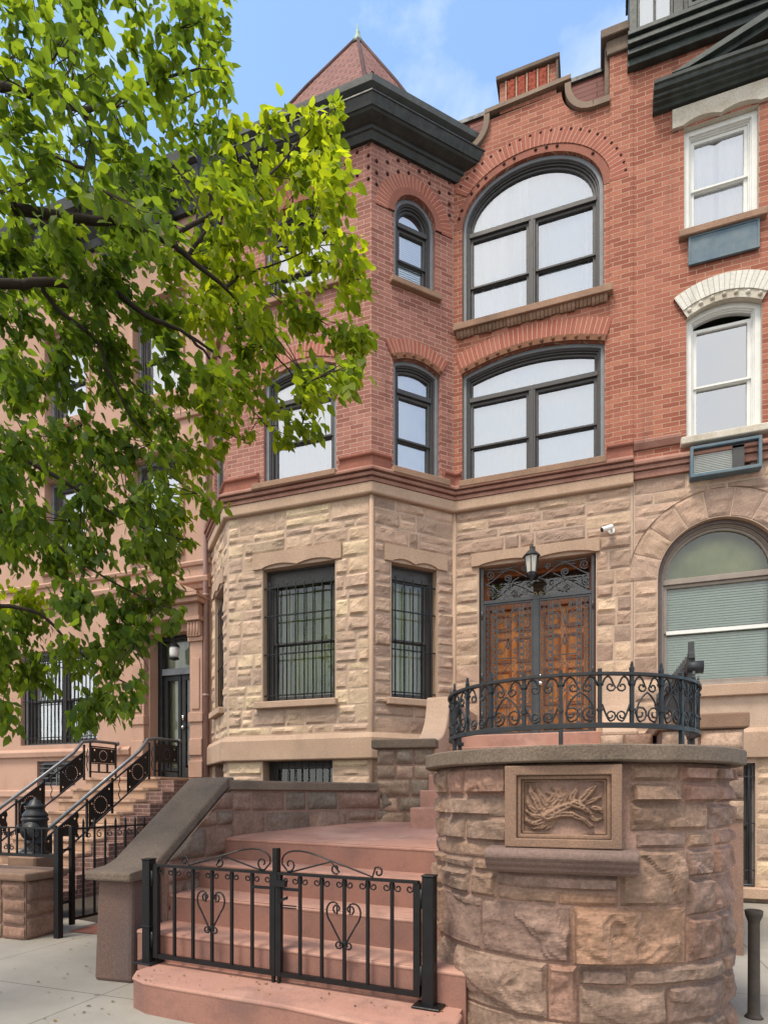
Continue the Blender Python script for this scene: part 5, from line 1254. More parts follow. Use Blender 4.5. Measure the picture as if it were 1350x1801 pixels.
# lantern over the neighbour's door
NL = thing('porch_lantern', DW(-7.46, 4.1, -.1), 'small dark lantern with a white glass globe hanging in the brownstone doorway', 'lantern')
fr = Fr(DW(-7.46, 0, -.1), (1, 0, 0), (0, -1, 0))
b = MB(); b.lathe(fr, [(.04, 3.96), (.09, 3.98), (.09, 4.0), (.07, 4.01)], 12); b.lathe(fr, [(.10, 4.20), (.09, 4.23), (.04, 4.28), (.02, 4.30), (.012, 4.45)], 12); b.build('frame', M['iron_g'], NL)
b = MB(); b.lathe(fr, [(.07, 4.01), (.085, 4.06), (.09, 4.14), (.08, 4.20)], 14); b.build('lamp_glass', M['pvc'], NL)
# the neighbour's stoop
S3 = thing('stoop', (-7.9, 7.3, 0), 'peach stone stoop climbing between two black railings to the brownstone doorway', 'steps')
for k in range(9):
    z = .194*(k+1); y = 8.5-.29*(8-k)
    b = MB(); b.wbox(-8.72, -7.08, y+.03, 9.26, z-.194+.0, z-.05); b.wbox(-8.74, -7.06, y, 9.27, z-.05, z); b.build('step', M['peach'], S3, bevel=.012, seg=2)
b = MB()
for k in range(9): b.wbox(-7.07, -6.74, 8.47-.29*(8-k), 9.2, .194*k-.06 if k else 0, .194*(k+1)-.06)
b.build('brick_cheek', M['brick_n'], S3)
def stair_rail(x, label):
    t = thing('stair_railing', (x, 7.3, 0), label, 'railing', 'railings of the brownstone stoop'); fr = Fr((x, 0, 0), (0, 1, 0), (1, 0, 0))
    def zr(y): return 1.745+min(0, (y-8.45))*.669
    b = MB(); b.tube([fr(5.9, zr(5.9)+.60), fr(8.15, zr(8.15)+.62), fr(8.35, 2.375), fr(8.55, 2.41), fr(9.16, 2.41)], .028, 10); b.ball(fr(9.17, 2.41), .045, 10); b.build('handrail', M['steel'], t)
    b = MB()
    for off in (.50, .09): b.prism(fr, [(5.9, zr(5.9)+off-.012), (8.4, zr(8.4)+off-.012), (8.4, zr(8.4)+off+.012), (5.9, zr(5.9)+off+.012)], -.012, .012)
    b.box(fr, 8.5, 9.15, 2.30, 2.325, -.012, .012); b.box(fr, 8.5, 9.15, 1.84, 1.865, -.012, .012); b.box(fr, 8.5, 9.15, 2.0, 2.02, -.01, .01)
    for y, z0, z1 in ((8.52, 1.75, 2.41), (9.13, 1.75, 2.41), (8.72, 1.86, 2.0), (8.92, 1.86, 2.0), (8.38, zr(8.38), 2.33)): b.box(fr, y-.014, y+.014, z0, z1, -.014, .014)
    for y in (7.55, 7.05, 6.5, 6.05): b.box(fr, y-.014, y+.014, zr(y)+.0, zr(y)+.56, -.014, .014)
    for y in (7.70, 6.88): b.tube([fr(y+.012*math.sin(k*1.6), zr(y)+.1+.04*k, .012*math.cos(k*1.6)) for k in range(11)], .008, 4)
    b.tube([fr(8.45+.01*math.sin(k*1.6), 1.86+.045*k, .01*math.cos(k*1.6)) for k in range(10)], .008, 4)
    b.build('frame', M['iron'], t)
    def plate(y0, y1, lo, hi, flat=False):
        b = MB(); zz = (lambda y: 0) if flat else zr
        out = [(y0, zz(y0)+lo), (y1, zz(y1)+lo), (y1, zz(y1)+hi), (y0, zz(y0)+hi)]; cy = (y0+y1)/2; cz = zz(cy)+(lo+hi)/2; R = min(.13, (hi-lo)*.34); holes = []
        for k in range(22):
            a = 2*PI*k/22; holes.append([(cy+R*math.cos(a)+.0105*math.cos(q*PI/3), cz+R*math.sin(a)+.0105*math.sin(q*PI/3)) for q in range(6)])
        for sy in (-.36, .36):
            for sz in (-.34, .34):
                y = cy+sy*(y1-y0); z = zz(y)+(lo+hi)/2+sz*(hi-lo); holes.append([(y+.018*math.cos(q*PI/3), z+.018*math.sin(q*PI/3)) for q in range(6)])
        b.wall(fr, out, holes, .006, 0, d=.003); return b.build('pierced_panel', M['iron'], t)
    plate(7.86, 8.36, .11, .49); plate(7.08, 7.55, .11, .49); plate(6.5, 6.88, .11, .49); plate(6.0, 6.44, .11, .49)
    plate(8.54, 9.11, 2.025, 2.295, True)
stair_rail(-7.18, 'black pierced panel railing with grey handrail on the right side of the peach stoop')
stair_rail(-8.60, 'black pierced panel railing with grey handrail on the left side of the peach stoop')

# ---------------------------------------------------------------- fence, low wall and hydrant in front of the brownstone
LW2 = thing('garden_wall', (-7, 4.6, 0), 'low rubble stone garden wall with a thick flat brown cap at the left edge', 'wall')
RN = random.Random(8)
b = MB(); ff = Fr((0, 4.42, 0), (1, 0, 0), (0, -1, 0)); fe = Fr((-5.27, 0, 0), (0, 1, 0), (1, 0, 0))
ashlar(b, frmap(ff), [(-9.5, -5.28, 0, .585)], .12, .26, .16, .42, BROWN+[(.30, .22, .14), (.26, .18, .12)], .035, .025, RN, True, .012)
ashlar(b, frmap(fe), [(4.43, 4.84, 0, .585)], .12, .26, .16, .42, BROWN, .035, .025, RN, True, .012)
b.wbox(-9.5, -5.285, 4.435, 4.84, 0, .585, 1); b.build('rubble_wall', [M['dblock'], M['dmortar']], LW2)
b = MB(); b.wbox(-9.5, -5.21, 4.36, 4.88, .585, .665); b.build('cap', M['dressed_b'], LW2, bevel=.02, seg=2)
FN = thing('iron_fence', (-5.2, 4.62, 0), 'black iron fence with small scrolls standing on the cap of the low garden wall', 'fence')
b = MB(); cf = Fr((0, 4.62, 0), (1, 0, 0), (0, -1, 0))
b.box(cf, -9.5, -5.05, 1.085, 1.10, -.016, .016); b.box(cf, -9.5, -5.05, .80, .83, -.014, .014)
b.build('rail', M['iron'], FN)
b = MB()
for k in range(34):
    u = -5.28-.115*k; b.box(cf, u-.008, u+.008, .83, 1.085, -.008, .008)
    if k % 3 == 1:
        for sg in (1, -1): b.tube([cf(u+sg*x, y) for x, y in spiral(.045, .89, .034, .010, PI/2, 1.2, 10)], .006, 4); b.tube([cf(u+sg*x, y) for x, y in spiral(.045, 1.03, .030, .010, -PI/2, -1.2, 10)], .006, 4)
b.build('baluster', M['iron'], FN)
b = MB(); b.box(cf, -5.10, -5.04, 0, 1.10, -.03, .03); b.box(cf, -5.06, -5.035, .05, 1.09, -.4, -.37) if False else None; b.build('post', M['iron'], FN)
FG = thing('garden_gate', (-5.33, 5.0, 0), 'tall black spiked iron gate swung open behind the dark sloping coping', 'gate')
b = MB(); of = Fr((-5.30, 5.0, 0), (.04, 1, 0), (1, -.04, 0))
b.box(of, -.02, .025, .04, 1.09, -.022, .022); b.box(of, 1.30, 1.34, .08, 1.08, -.02, .02); b.box(of, 0, 1.34, 1.055, 1.075, -.012, .012); b.box(of, 0, 1.34, .085, .115, -.012, .012); b.build('frame', M['iron'], FG)
b = MB()
for k in range(1, 9):
    u = k*.15; b.box(of, u-.009, u+.009, .1, 1.12, -.009, .009); b.prism(of, [(u-.014, 1.12), (u+.014, 1.12), (u, 1.17)], -.008, .008); b.tube([of(u+x, y) for x, y in spiral(.07, .99, .045, .012, PI/2, 1.1, 9)], .006, 4)
b.build('baluster', M['iron'], FG)
b = MB(); b.box(cf, -5.085, -5.06, .02, .9, -.30, -.28) if False else b.box(of, -.16, -.14, .12, .95, -.01, .01); b.box(of, -.18, -.0, .28, .31, -.012, .012); b.box(of, -.18, .0, .84, .86, -.01, .01); b.build('latch_bar', M['iron'], FG)
HY = thing('fire_hydrant', (-6.12, 5.26, 0), 'black cast iron hydrant on a low stone block behind the iron fence', 'hydrant')
hx, hy = -6.12, 5.26; hf = Fr((hx, hy, .74), (1, 0, 0), (0, -1, 0))
b = MB(); b.lathe(hf, [(.14, 0), (.14, .03), (.11, .04), (.115, .05), (.10, .07), (.10, .12), (.115, .13), (.115, .15), (.105, .16), (.125, .24), (.13, .32), (.125, .38), (.14, .40), (.14, .42), (.12, .44)], 20); b.build('barrel', M['iron_g'], HY)
b = MB(); b.lathe(hf, [(.13, .44), (.135, .45), (.13, .47), (.10, .51), (.095, .54), (.11, .545), (.09, .575), (.06, .60), (.055, .62), (.02, .64), (.02, .66)], 20); b.build('bonnet', M['iron_g'], HY)
for (ax, ay, z, r) in ((.55, -.83, .28, .105), (-1, .15, .40, .05), (-.7, -.7, .30, .05)):
    b = MB(); o_ = Vector((hx, hy, .74+z)); a_ = Vector((ax, ay, 0)).normalized()
    b.tube([o_, o_+a_*.15, o_+a_*.151, o_+a_*.185, o_+a_*.186, o_+a_*.2], [r*.8, r*.8, r, r, r*.35, r*.3], 16); b.build('outlet', M['iron_g'], HY)
b = MB(); b.tube([Vector((hx-.02, hy-.1, 1.34)), Vector((hx-.12, hy-.06, 1.33)), Vector((hx-.17, hy-.04, 1.26)), Vector((hx-.15, hy-.02, 1.14))], .018, 6); b.build('chain', M['iron'], HY)
b = MB(); b.wbox(hx-.20, hx+.22, hy-.2, hy+.2, 0, .74); b.build('base_block', M['dressed_b'], HY, bevel=.02)

# ---------------------------------------------------------------- ground
def structure(o): o['kind'] = 'structure'; return o
b = MB(); b.poly([(-400, -400, -.17), (400, -400, -.17), (400, 400, -.17), (-400, 400, -.17)]); structure(b.build('ground', M['asphalt']))
b = MB(); b.wbox(-60, 60, -.9, 12, -.16, 0); structure(b.build('sidewalk', M['concrete']))
b = MB(); b.wbox(-60, 60, -1.06, -.904, -.16, .004); structure(b.build('kerb', M['dressed_b'], bevel=.02))
b = MB(); b.poly([(-6.7, 5.6, .004), (-3.68, 5.0, .004), (-3.68, 9.2, .004), (-6.7, 9.2, .004)]); structure(b.build('garden_soil', M['soil']))
b = MB(); b.poly([(-5.2, 4.86, .008), (-3.68, 4.86, .008), (-3.68, 5.45, .008), (-5.2, 5.6, .008)]); structure(b.build('yard_path', M['tile']))
RN = random.Random(2)
def leafquad(b, p, d, n, L, w, col, bend=.15):
    d = d.normalized(); s = d.cross(n)
    if s.length < 1e-4: s = d.orthogonal()
    s.normalize(); n = s.cross(d).normalized()
    def V(a, x, z): return b.vert(p+d*(a*L)+s*(x*w)+n*(z*L), col)
    r0 = V(0, 0, 0); r1 = V(.3, 0, -.02); r2 = V(.66, 0, -bend*.4); r3 = V(1.0, 0, -bend)
    l1 = V(.28, .86, .05); l2 = V(.62, .72, .02-bend*.3); q1 = V(.28, -.86, .05); q2 = V(.62, -.72, .02-bend*.3)
    for f_ in ([r0, r1, l1], [r1, r2, l2, l1], [r2, r3, l2], [r1, r0, q1], [r2, r1, q1, q2], [r3, r2, q2]): b.face(f_, None, 0, True)
for (x, y, s, lab) in ((-4.75, 5.75, .34, 'leafy green weed nearest the open garden gate'), (-4.35, 6.05, .42, 'taller leafy green weed half hidden behind the brown pillar'), (-5.0, 6.35, .36, 'small green weed at the back of the yard by the gate')):
    t = thing('weed', (x, y, 0), lab, 'plant', 'weeds in the little yard'); b = MB(); st = MB()
    for k in range(26):
        a = RN.uniform(0, 2*PI); e = RN.uniform(.3, 1.2); dv = Vector((math.cos(a)*math.cos(e), math.sin(a)*math.cos(e), math.sin(e)))
        tip = Vector((x, y, 0))+dv*s*RN.uniform(.5, 1.2); st.tube([Vector((x, y, 0)), tip], [.006, .002], 3)
        g_ = RN.uniform(.7, 1.2)
        for q in range(3): leafquad(b, Vector((x, y, 0)).lerp(tip, .5+.25*q), dv+Vector((RN.uniform(-.8, .8), RN.uniform(-.8, .8), -.3)), Vector((RN.uniform(-.4, .4), RN.uniform(-.4, .4), 1)), .10, .024, (.06*g_, .13*g_, .03*g_), .3)
    b.build('foliage', M['leaf'], t); st.build('stem', M['leaf'], t)
b = MB()
for k in range(150):
    if k < 60: x, y, z = RN.uniform(-2.9, -.8), RN.uniform(3.2, 3.5), .214
    elif k < 80: x, y, z = RN.uniform(-2.9, -1.2), RN.uniform(3.75, 3.95), .424
    elif k >= 110: x, y, z = RN.uniform(-4.6, -2.9), RN.uniform(2.7, 4.3), .004
    else: x, y, z = RN.uniform(-2.9, -1.6), RN.uniform(2.6, 3.0), .004
    a = RN.uniform(0, 6.3); c_ = RN.choice([(.09, .06, .02), (.05, .035, .02), (.28, .22, .12), (.12, .14, .03)]); L_ = RN.uniform(.006, .02)*(1.6 if k >= 110 else 1)
    leafquad(b, Vector((x, y, z+.003)), Vector((math.cos(a), math.sin(a), .05)), Vector((0, 0, 1)), L_*1.3, L_*.4, c_, .02)
o = b.build('leaf_litter', M['leaf']); o['kind'] = 'stuff'; tag(o, 'tiny fallen leaf bits and crumbs scattered on the pink bottom steps and sidewalk', 'leaf litter')
BRANCHES=[
 [(-4.43,2.68,4.91,0.05),(-3.91,3.08,4.98,0.032),(-3.66,3.27,5.07,0.028),(-3.35,3.48,5.1,0.024),(-3.15,3.66,4.99,0.018),(-2.93,3.84,4.92,0.012),(-2.76,4.12,4.85,0.007)],
 [(-4.46,2.88,5.64,0.05),(-3.66,3.37,5.63,0.035),(-3.33,3.6,5.68,0.03),(-3.1,3.79,5.65,0.026),(-3.0,3.93,5.61,0.022),(-2.78,4.11,5.45,0.015),(-2.65,4.26,5.28,0.01),(-2.52,4.41,5.08,0.008),(-2.3,4.6,4.82,0.005)],
 [(-2.78,4.11,5.45,0.013),(-2.68,4.2,5.6,0.01),(-2.52,4.31,5.7,0.007),(-2.17,4.54,5.97,0.004)],
 [(-3.0,3.93,5.61,0.016),(-2.87,3.97,5.81,0.012),(-2.91,3.96,5.97,0.01),(-3.04,3.91,6.23,0.007),(-3.18,3.76,6.39,0.005)],
 [(-4.28,2.95,4.02,0.035),(-4.09,3.22,3.96,0.022),(-3.95,3.38,3.89,0.018),(-3.67,3.59,3.71,0.013),(-3.41,3.78,3.54,0.01),(-3.06,4.01,3.45,0.005)],
 [(-4.38,3.02,3.64,0.03),(-4.18,3.3,3.53,0.018),(-4.03,3.46,3.45,0.014),(-3.83,3.63,3.27,0.01),(-3.49,3.86,3.04,0.006),(-3.19,3.97,2.91,0.004)],
 [(-4.69,3.23,2.93,0.03),(-4.46,3.52,2.93,0.018),(-4.25,3.7,2.89,0.014),(-4.07,3.87,2.64,0.01),(-3.88,4.04,2.45,0.008),(-3.68,4.22,2.32,0.005)],
 [(-3.77,3.23,5.13,0.02),(-3.7,3.36,4.97,0.016),(-3.51,3.54,4.8,0.013),(-3.43,3.56,4.59,0.01),(-3.34,3.7,4.31,0.007),(-3.16,3.87,4.07,0.005)],
 [(-2.93,3.84,4.92,0.012),(-2.79,4.0,4.77,0.009),(-2.64,4.16,4.57,0.006),(-2.47,4.22,4.35,0.004)],
 [(-3.83,2.47,5.75,0.04),(-3.4,2.83,5.84,0.025),(-3.19,3.12,5.96,0.018),(-2.98,3.4,6.35,0.012),(-2.67,3.62,6.59,0.006)],
 [(-3.19,3.12,5.96,0.016),(-3.31,3.29,5.8,0.013),(-3.5,3.22,5.84,0.008),(-3.68,3.16,5.96,0.004)],
 [(-2.58,4.07,6.14,0.008),(-2.42,4.24,6.38,0.008),(-2.21,4.42,6.8,0.006),(-2.04,4.58,7.1,0.004)],
 [(-3.1,3.79,5.65,0.02),(-2.79,4.0,5.97,0.014),(-2.42,4.24,6.38,0.009)],
]
BLOBS=[
 (-3.88,2.84,6.85,0.04,0.6,0.61),(-4,3.2,7.45,0.05,0.6,0.67),(-4.24,3.56,7.99,0.05,0.6,0.65),(-3.7,3.36,7.35,0.17,0.6,0.63),(-2.7,3.26,6.91,0.04,0.6,0.59),(-2.99,4.24,8.25,0.1,0.6,0.6),
 (-4.73,3.74,8.05,0.2,0.6,0.68),(-3.56,2.97,6.72,0.16,0.6,0.71),(-3.87,3.61,7.69,0.18,0.6,0.55),(-3.66,3.63,7.57,0.18,0.6,0.52),(-3.45,3.8,7.74,0.19,0.6,0.53),(-2.8,3.49,6.99,0.17,0.6,0.65),
 (-2.59,3.43,6.79,0.16,0.6,0.59),(-3.2,4.76,8.79,0.06,1,0.92),(-2.79,2.27,5.32,0.12,0.6,0.52),(-3.26,2.83,6.21,0.15,0.6,0.59),(-3.91,3.81,7.6,0.19,0.6,0.54),(-2.73,2.72,5.73,0.14,0.6,0.54),
 (-3.59,4.13,7.73,0.2,0.6,0.69),(-2.7,3.37,6.58,0.16,0.6,0.5),(-3.02,4.34,7.92,0.15,1,0.76),(-3.68,2.87,6.25,0.15,0.6,0.51),(-2.84,2.4,5.31,0.13,0.6,0.57),(-3.6,3.49,6.74,0.18,0.6,0.62),
 (-3.92,3.91,7.56,0.2,0.6,0.65),(-2.79,3.27,6.35,0.16,0.6,0.65),(-2.8,3.42,6.34,0.16,0.6,0.66),(-3.04,4.33,7.51,0.2,0.6,0.67),(-3.02,2.21,4.96,0.03,0.6,0.63),(-3.41,2.82,5.72,0.15,0.6,0.66),
 (-2.68,2.33,5,0.12,0.6,0.66),(-2.89,2.62,5.36,0.14,0.6,0.65),(-2.68,2.75,5.42,0.14,0.6,0.5),(-2.39,2.65,5.19,0.13,0.6,0.69),(-3.57,4.49,7.68,0.21,0.6,0.57),(-2.81,3.92,6.83,0.18,0.6,0.67),
 (-2.19,4.89,7.49,0.06,1,1.05),(-4.05,3.17,6.25,0.17,0.6,0.6),(-3.47,2.96,5.68,0.16,0.6,0.51),(-3.81,3.46,6.31,0.18,0.6,0.62),(-2.5,2.53,4.9,0.13,0.6,0.59),(-2.38,2.58,4.91,0.13,0.6,0.51),
 (-3.28,4.11,6.89,0.2,0.6,0.64),(-3.04,4.3,6.87,0.2,0.6,0.54),(-2.21,3.38,5.79,0.06,1,0.97),(-2.19,3.85,6.28,0.11,1,0.92),(-2.23,4.46,6.85,0.19,1,1.06),(-2.25,4.97,7.32,0.14,1,0.83),
 (-3.86,3.1,5.73,0.17,0.6,0.69),(-3.77,3.33,5.92,0.17,0.6,0.54),(-3.69,3.53,6.1,0.18,0.6,0.54),(-3.1,3.29,5.64,0.16,0.6,0.67),(-2.69,2.98,5.21,0.15,0.6,0.51),(-2.69,3.32,5.61,0.16,0.6,0.5),
 (-3.16,4.46,7.02,0.21,0.6,0.53),(-2.36,3.56,5.68,0.16,1,0.85),(-2.72,4.69,6.92,0.21,1,1.04),(-2.43,4.99,7.18,0.22,1,0.83),(-1.85,4,6,0.17,1,1.06),(-3.62,2.73,5.15,0.11,0.6,0.68),
 (-4.64,3.8,6.57,0.2,0.6,0.61),(-3.52,3.06,5.49,0.16,0.6,0.63),(-3.22,2.92,5.11,0.15,0.6,0.67),(-2.34,2.41,4.44,0.12,0.6,0.61),(-2.54,2.84,4.82,0.14,0.6,0.6),(-3.4,4.07,6.36,0.2,0.6,0.6),
 (-3.08,4.16,6.39,0.2,0.6,0.7),(-2.29,3.37,5.26,0.16,1,0.87),(-2.33,3.89,5.78,0.18,1,0.92),(-2.34,4.63,6.61,0.2,1,0.84),(-1.73,3.88,5.66,0.17,1,0.99),(-3.3,2.41,4.57,0.04,0.6,0.63),
 (-3.95,3.18,5.44,0.17,0.6,0.68),(-4.4,3.73,6.02,0.2,0.6,0.56),(-3.54,3.28,5.33,0.17,0.6,0.71),(-3.43,3.64,5.78,0.18,0.6,0.55),(-3.4,3.7,5.66,0.18,0.6,0.67),(-2.01,2.41,4.18,0.12,0.6,0.54),
 (-3.36,4.7,6.5,0.22,0.6,0.52),(-2.68,4.1,5.81,0.19,1,1.04),(-2.15,3.57,5.32,0.16,0.7,0.81),(-2.23,4.37,5.97,0.19,0.7,0.85),(-2.26,4.85,6.48,0.21,0.7,1.15),(-4.12,3.27,5.29,0.18,1,0.53),
 (-4.29,3.71,5.77,0.19,1,0.44),(-3.41,3.26,5.06,0.17,1,0.53),(-3.21,3.36,5.17,0.17,1,0.47),(-3.88,4.38,6.32,0.21,1,0.59),(-3.26,4.12,5.71,0.2,1,0.8),(-3.4,4.71,6.33,0.22,1,1.08),
 (-2.97,4.43,5.87,0.2,1,1.07),(-2.7,4.8,6.22,0.21,0.7,1.11),(-2.35,4.69,5.93,0.21,0.7,0.94),(-1.79,4.12,5.46,0.18,0.7,0.96),(-1.9,4.62,5.85,0.2,0.7,1.02),(-4.6,3.71,5.61,0.2,1,0.55),
 (-4.87,4.22,6.08,0.22,1,0.56),(-4.51,4.31,5.95,0.22,1,0.44),(-3.31,3.43,4.95,0.17,1,0.52),(-3.35,3.63,5.24,0.18,1,0.46),(-3.28,3.97,5.32,0.19,1,0.54),(-3.32,4.76,6.02,0.22,1,1.02),
 (-2.7,4.26,5.58,0.19,0.7,1.07),(-2.22,3.64,4.78,0.16,1,0.97),(-2.35,4.41,5.5,0.19,0.7,0.82),(-1.86,4.43,5.4,0.17,0.7,1.01),(-1.83,4.67,5.62,0.06,0.7,1),(-4.02,3.16,4.85,0.17,1,0.45),
 (-4.05,3.41,4.89,0.18,1,0.61),(-4.51,4.33,5.85,0.22,1,0.62),(-3.65,3.62,4.9,0.18,1,0.53),(-3.33,3.9,5.18,0.19,1,0.62),(-3.65,4.61,5.72,0.22,1,0.92),(-3.03,4.19,5.34,0.2,1,0.96),
 (-2.77,4.11,5.23,0.19,1,0.84),(-2.41,4.11,4.99,0.18,0.9,0.76),(-2.39,4.7,5.47,0.21,0.9,0.84),(-1.99,4.76,5.28,0.2,0.9,0.75),(-1.97,4.86,5.36,0.16,0.9,0.87),(-4.97,3.62,5.11,0.06,1,0.55),
 (-4.76,3.82,5.1,0.2,1,0.48),(-4.82,4.09,5.21,0.22,1,0.61),(-3.67,3.33,4.64,0.17,1,0.52),(-3.68,3.82,4.97,0.19,1,0.45),(-3.56,3.87,4.85,0.19,1,0.56),(-2.86,3.51,4.48,0.17,1,0.51),
 (-2.43,3.41,4.24,0.16,1,0.72),(-2.86,4.51,5.12,0.21,1,0.74),(-2.72,4.64,5.27,0.21,0.9,0.79),(-2.02,4.01,4.51,0.18,0.9,0.84),(-1.84,4.26,4.64,0.16,0.9,0.79),(-1.52,3.74,4.24,0.05,0.9,0.7),
 (-4.92,3.64,4.78,0.06,1,0.5),(-3.88,3.15,4.33,0.17,1,0.57),(-4.57,3.83,4.87,0.2,1,0.57),(-3.74,3.46,4.49,0.18,1,0.58),(-3.96,4.02,4.9,0.2,1,0.55),(-3.81,4.44,4.92,0.22,1,0.52),
 (-2.9,3.69,4.41,0.18,1,0.8),(-2.57,3.68,4.2,0.17,1,0.79),(-2.6,3.93,4.48,0.18,1,0.8),(-2.76,4.6,4.89,0.21,0.9,0.84),(-1.87,3.79,4.19,0.17,0.9,0.91),(-1.54,3.63,4.07,0.06,0.9,0.83),
 (-5.02,3.82,4.59,0.21,1,0.45),(-3.72,2.98,3.82,0.16,1,0.46),(-3.48,3.06,3.8,0.16,1,0.56),(-4.19,3.83,4.4,0.2,1,0.49),(-3.74,3.76,4.27,0.19,1,0.59),(-4.01,4.47,4.84,0.22,1,0.57),
 (-3.42,4.23,4.53,0.2,1,0.58),(-3.16,4.51,4.67,0.21,1,0.88),(-2.91,4.61,4.58,0.06,1,0.94),(-2.35,4.25,4.3,0.12,0.9,0.89),(-2.06,4.17,4.25,0.12,0.9,0.72),(-3.73,2.93,3.54,0.16,1,0.5),
 (-4.64,3.9,4.27,0.21,1,0.47),(-4.11,3.74,4.14,0.19,1,0.62),(-3.33,3.29,3.83,0.17,1,0.48),(-3.58,3.94,4.09,0.19,1,0.48),(-2.85,3.44,3.79,0.17,1,0.59),(-3.3,4.45,4.34,0.21,1,0.82),
 (-4.61,3.46,3.84,0.14,1,0.54),(-4.68,3.67,3.81,0.2,1,0.49),(-4.05,3.38,3.69,0.18,1,0.59),(-3.38,3.23,3.48,0.16,1,0.47),(-4.18,4.23,4.17,0.21,1,0.54),(-3.1,3.52,3.49,0.17,1,0.54),
 (-2.66,3.2,3.32,0.15,1,0.6),(-2.42,3.43,3.37,0.12,1,0.76),(-5.07,3.84,3.89,0.18,1,0.48),(-3.84,3.07,3.27,0.16,1,0.6),(-3.55,3.02,3.25,0.16,1,0.5),(-3.71,3.48,3.38,0.18,1,0.57),
 (-3.69,3.67,3.53,0.18,1,0.63),(-2.75,3.19,3.14,0.15,1,0.51),(-3.19,4.03,3.64,0.19,1,0.82),(-3.35,4.4,3.63,0.06,1,0.74),(-5.31,3.97,3.62,0.14,1,0.55),(-4.84,3.92,3.54,0.21,1,0.46),
 (-4.49,3.78,3.49,0.2,1,0.58),(-4.44,4.08,3.52,0.21,1,0.55),(-3.28,3.26,3.1,0.16,1,0.46),(-3.94,4.41,3.67,0.22,1,0.52),(-3.46,4.3,3.42,0.16,1,0.6),(-4.01,2.92,2.76,0.05,1,1.03),
 (-4.89,3.9,3.13,0.21,1,1.12),(-4.82,4.06,3.18,0.21,1,1.09),(-3.42,3.18,2.81,0.16,1,0.58),(-3.82,4.08,3.14,0.2,1,0.55),(-3.63,3.99,2.98,0.2,1,0.43),(-3.34,4,3.12,0.19,1,0.57),
 (-5.05,3.83,2.78,0.18,1.2,0.56),(-4.13,3.2,2.59,0.17,1.2,0.61),(-4.69,3.98,2.9,0.21,1.2,0.48),(-3.23,3.05,2.62,0.16,1,0.47),(-3.75,4,2.73,0.2,1.2,0.45),(-3.23,3.69,2.65,0.18,1.2,0.5),
 (-2.76,3.52,2.71,0.05,1,0.48),(-4.48,3.4,2.46,0.19,1.2,0.52),(-4.76,3.83,2.55,0.2,1.2,0.58),(-4.64,4.01,2.5,0.21,1.2,0.6),(-4.01,3.74,2.54,0.19,1.2,0.61),(-3.56,3.66,2.47,0.18,1.2,0.56),
 (-4.3,3.17,2.24,0.05,1.2,0.52),(-5.1,3.98,2.48,0.21,1.2,0.63),(-3.8,3.82,2.2,0.19,1.2,0.56),(-3.02,3.29,2.07,0.14,1.2,0.49),(-5.4,3.92,2.07,0.06,1.2,0.63),(-4.07,3.23,2,0.15,1.2,0.62),
 (-3.78,3.65,2.01,0.12,1.2,0.47),
]
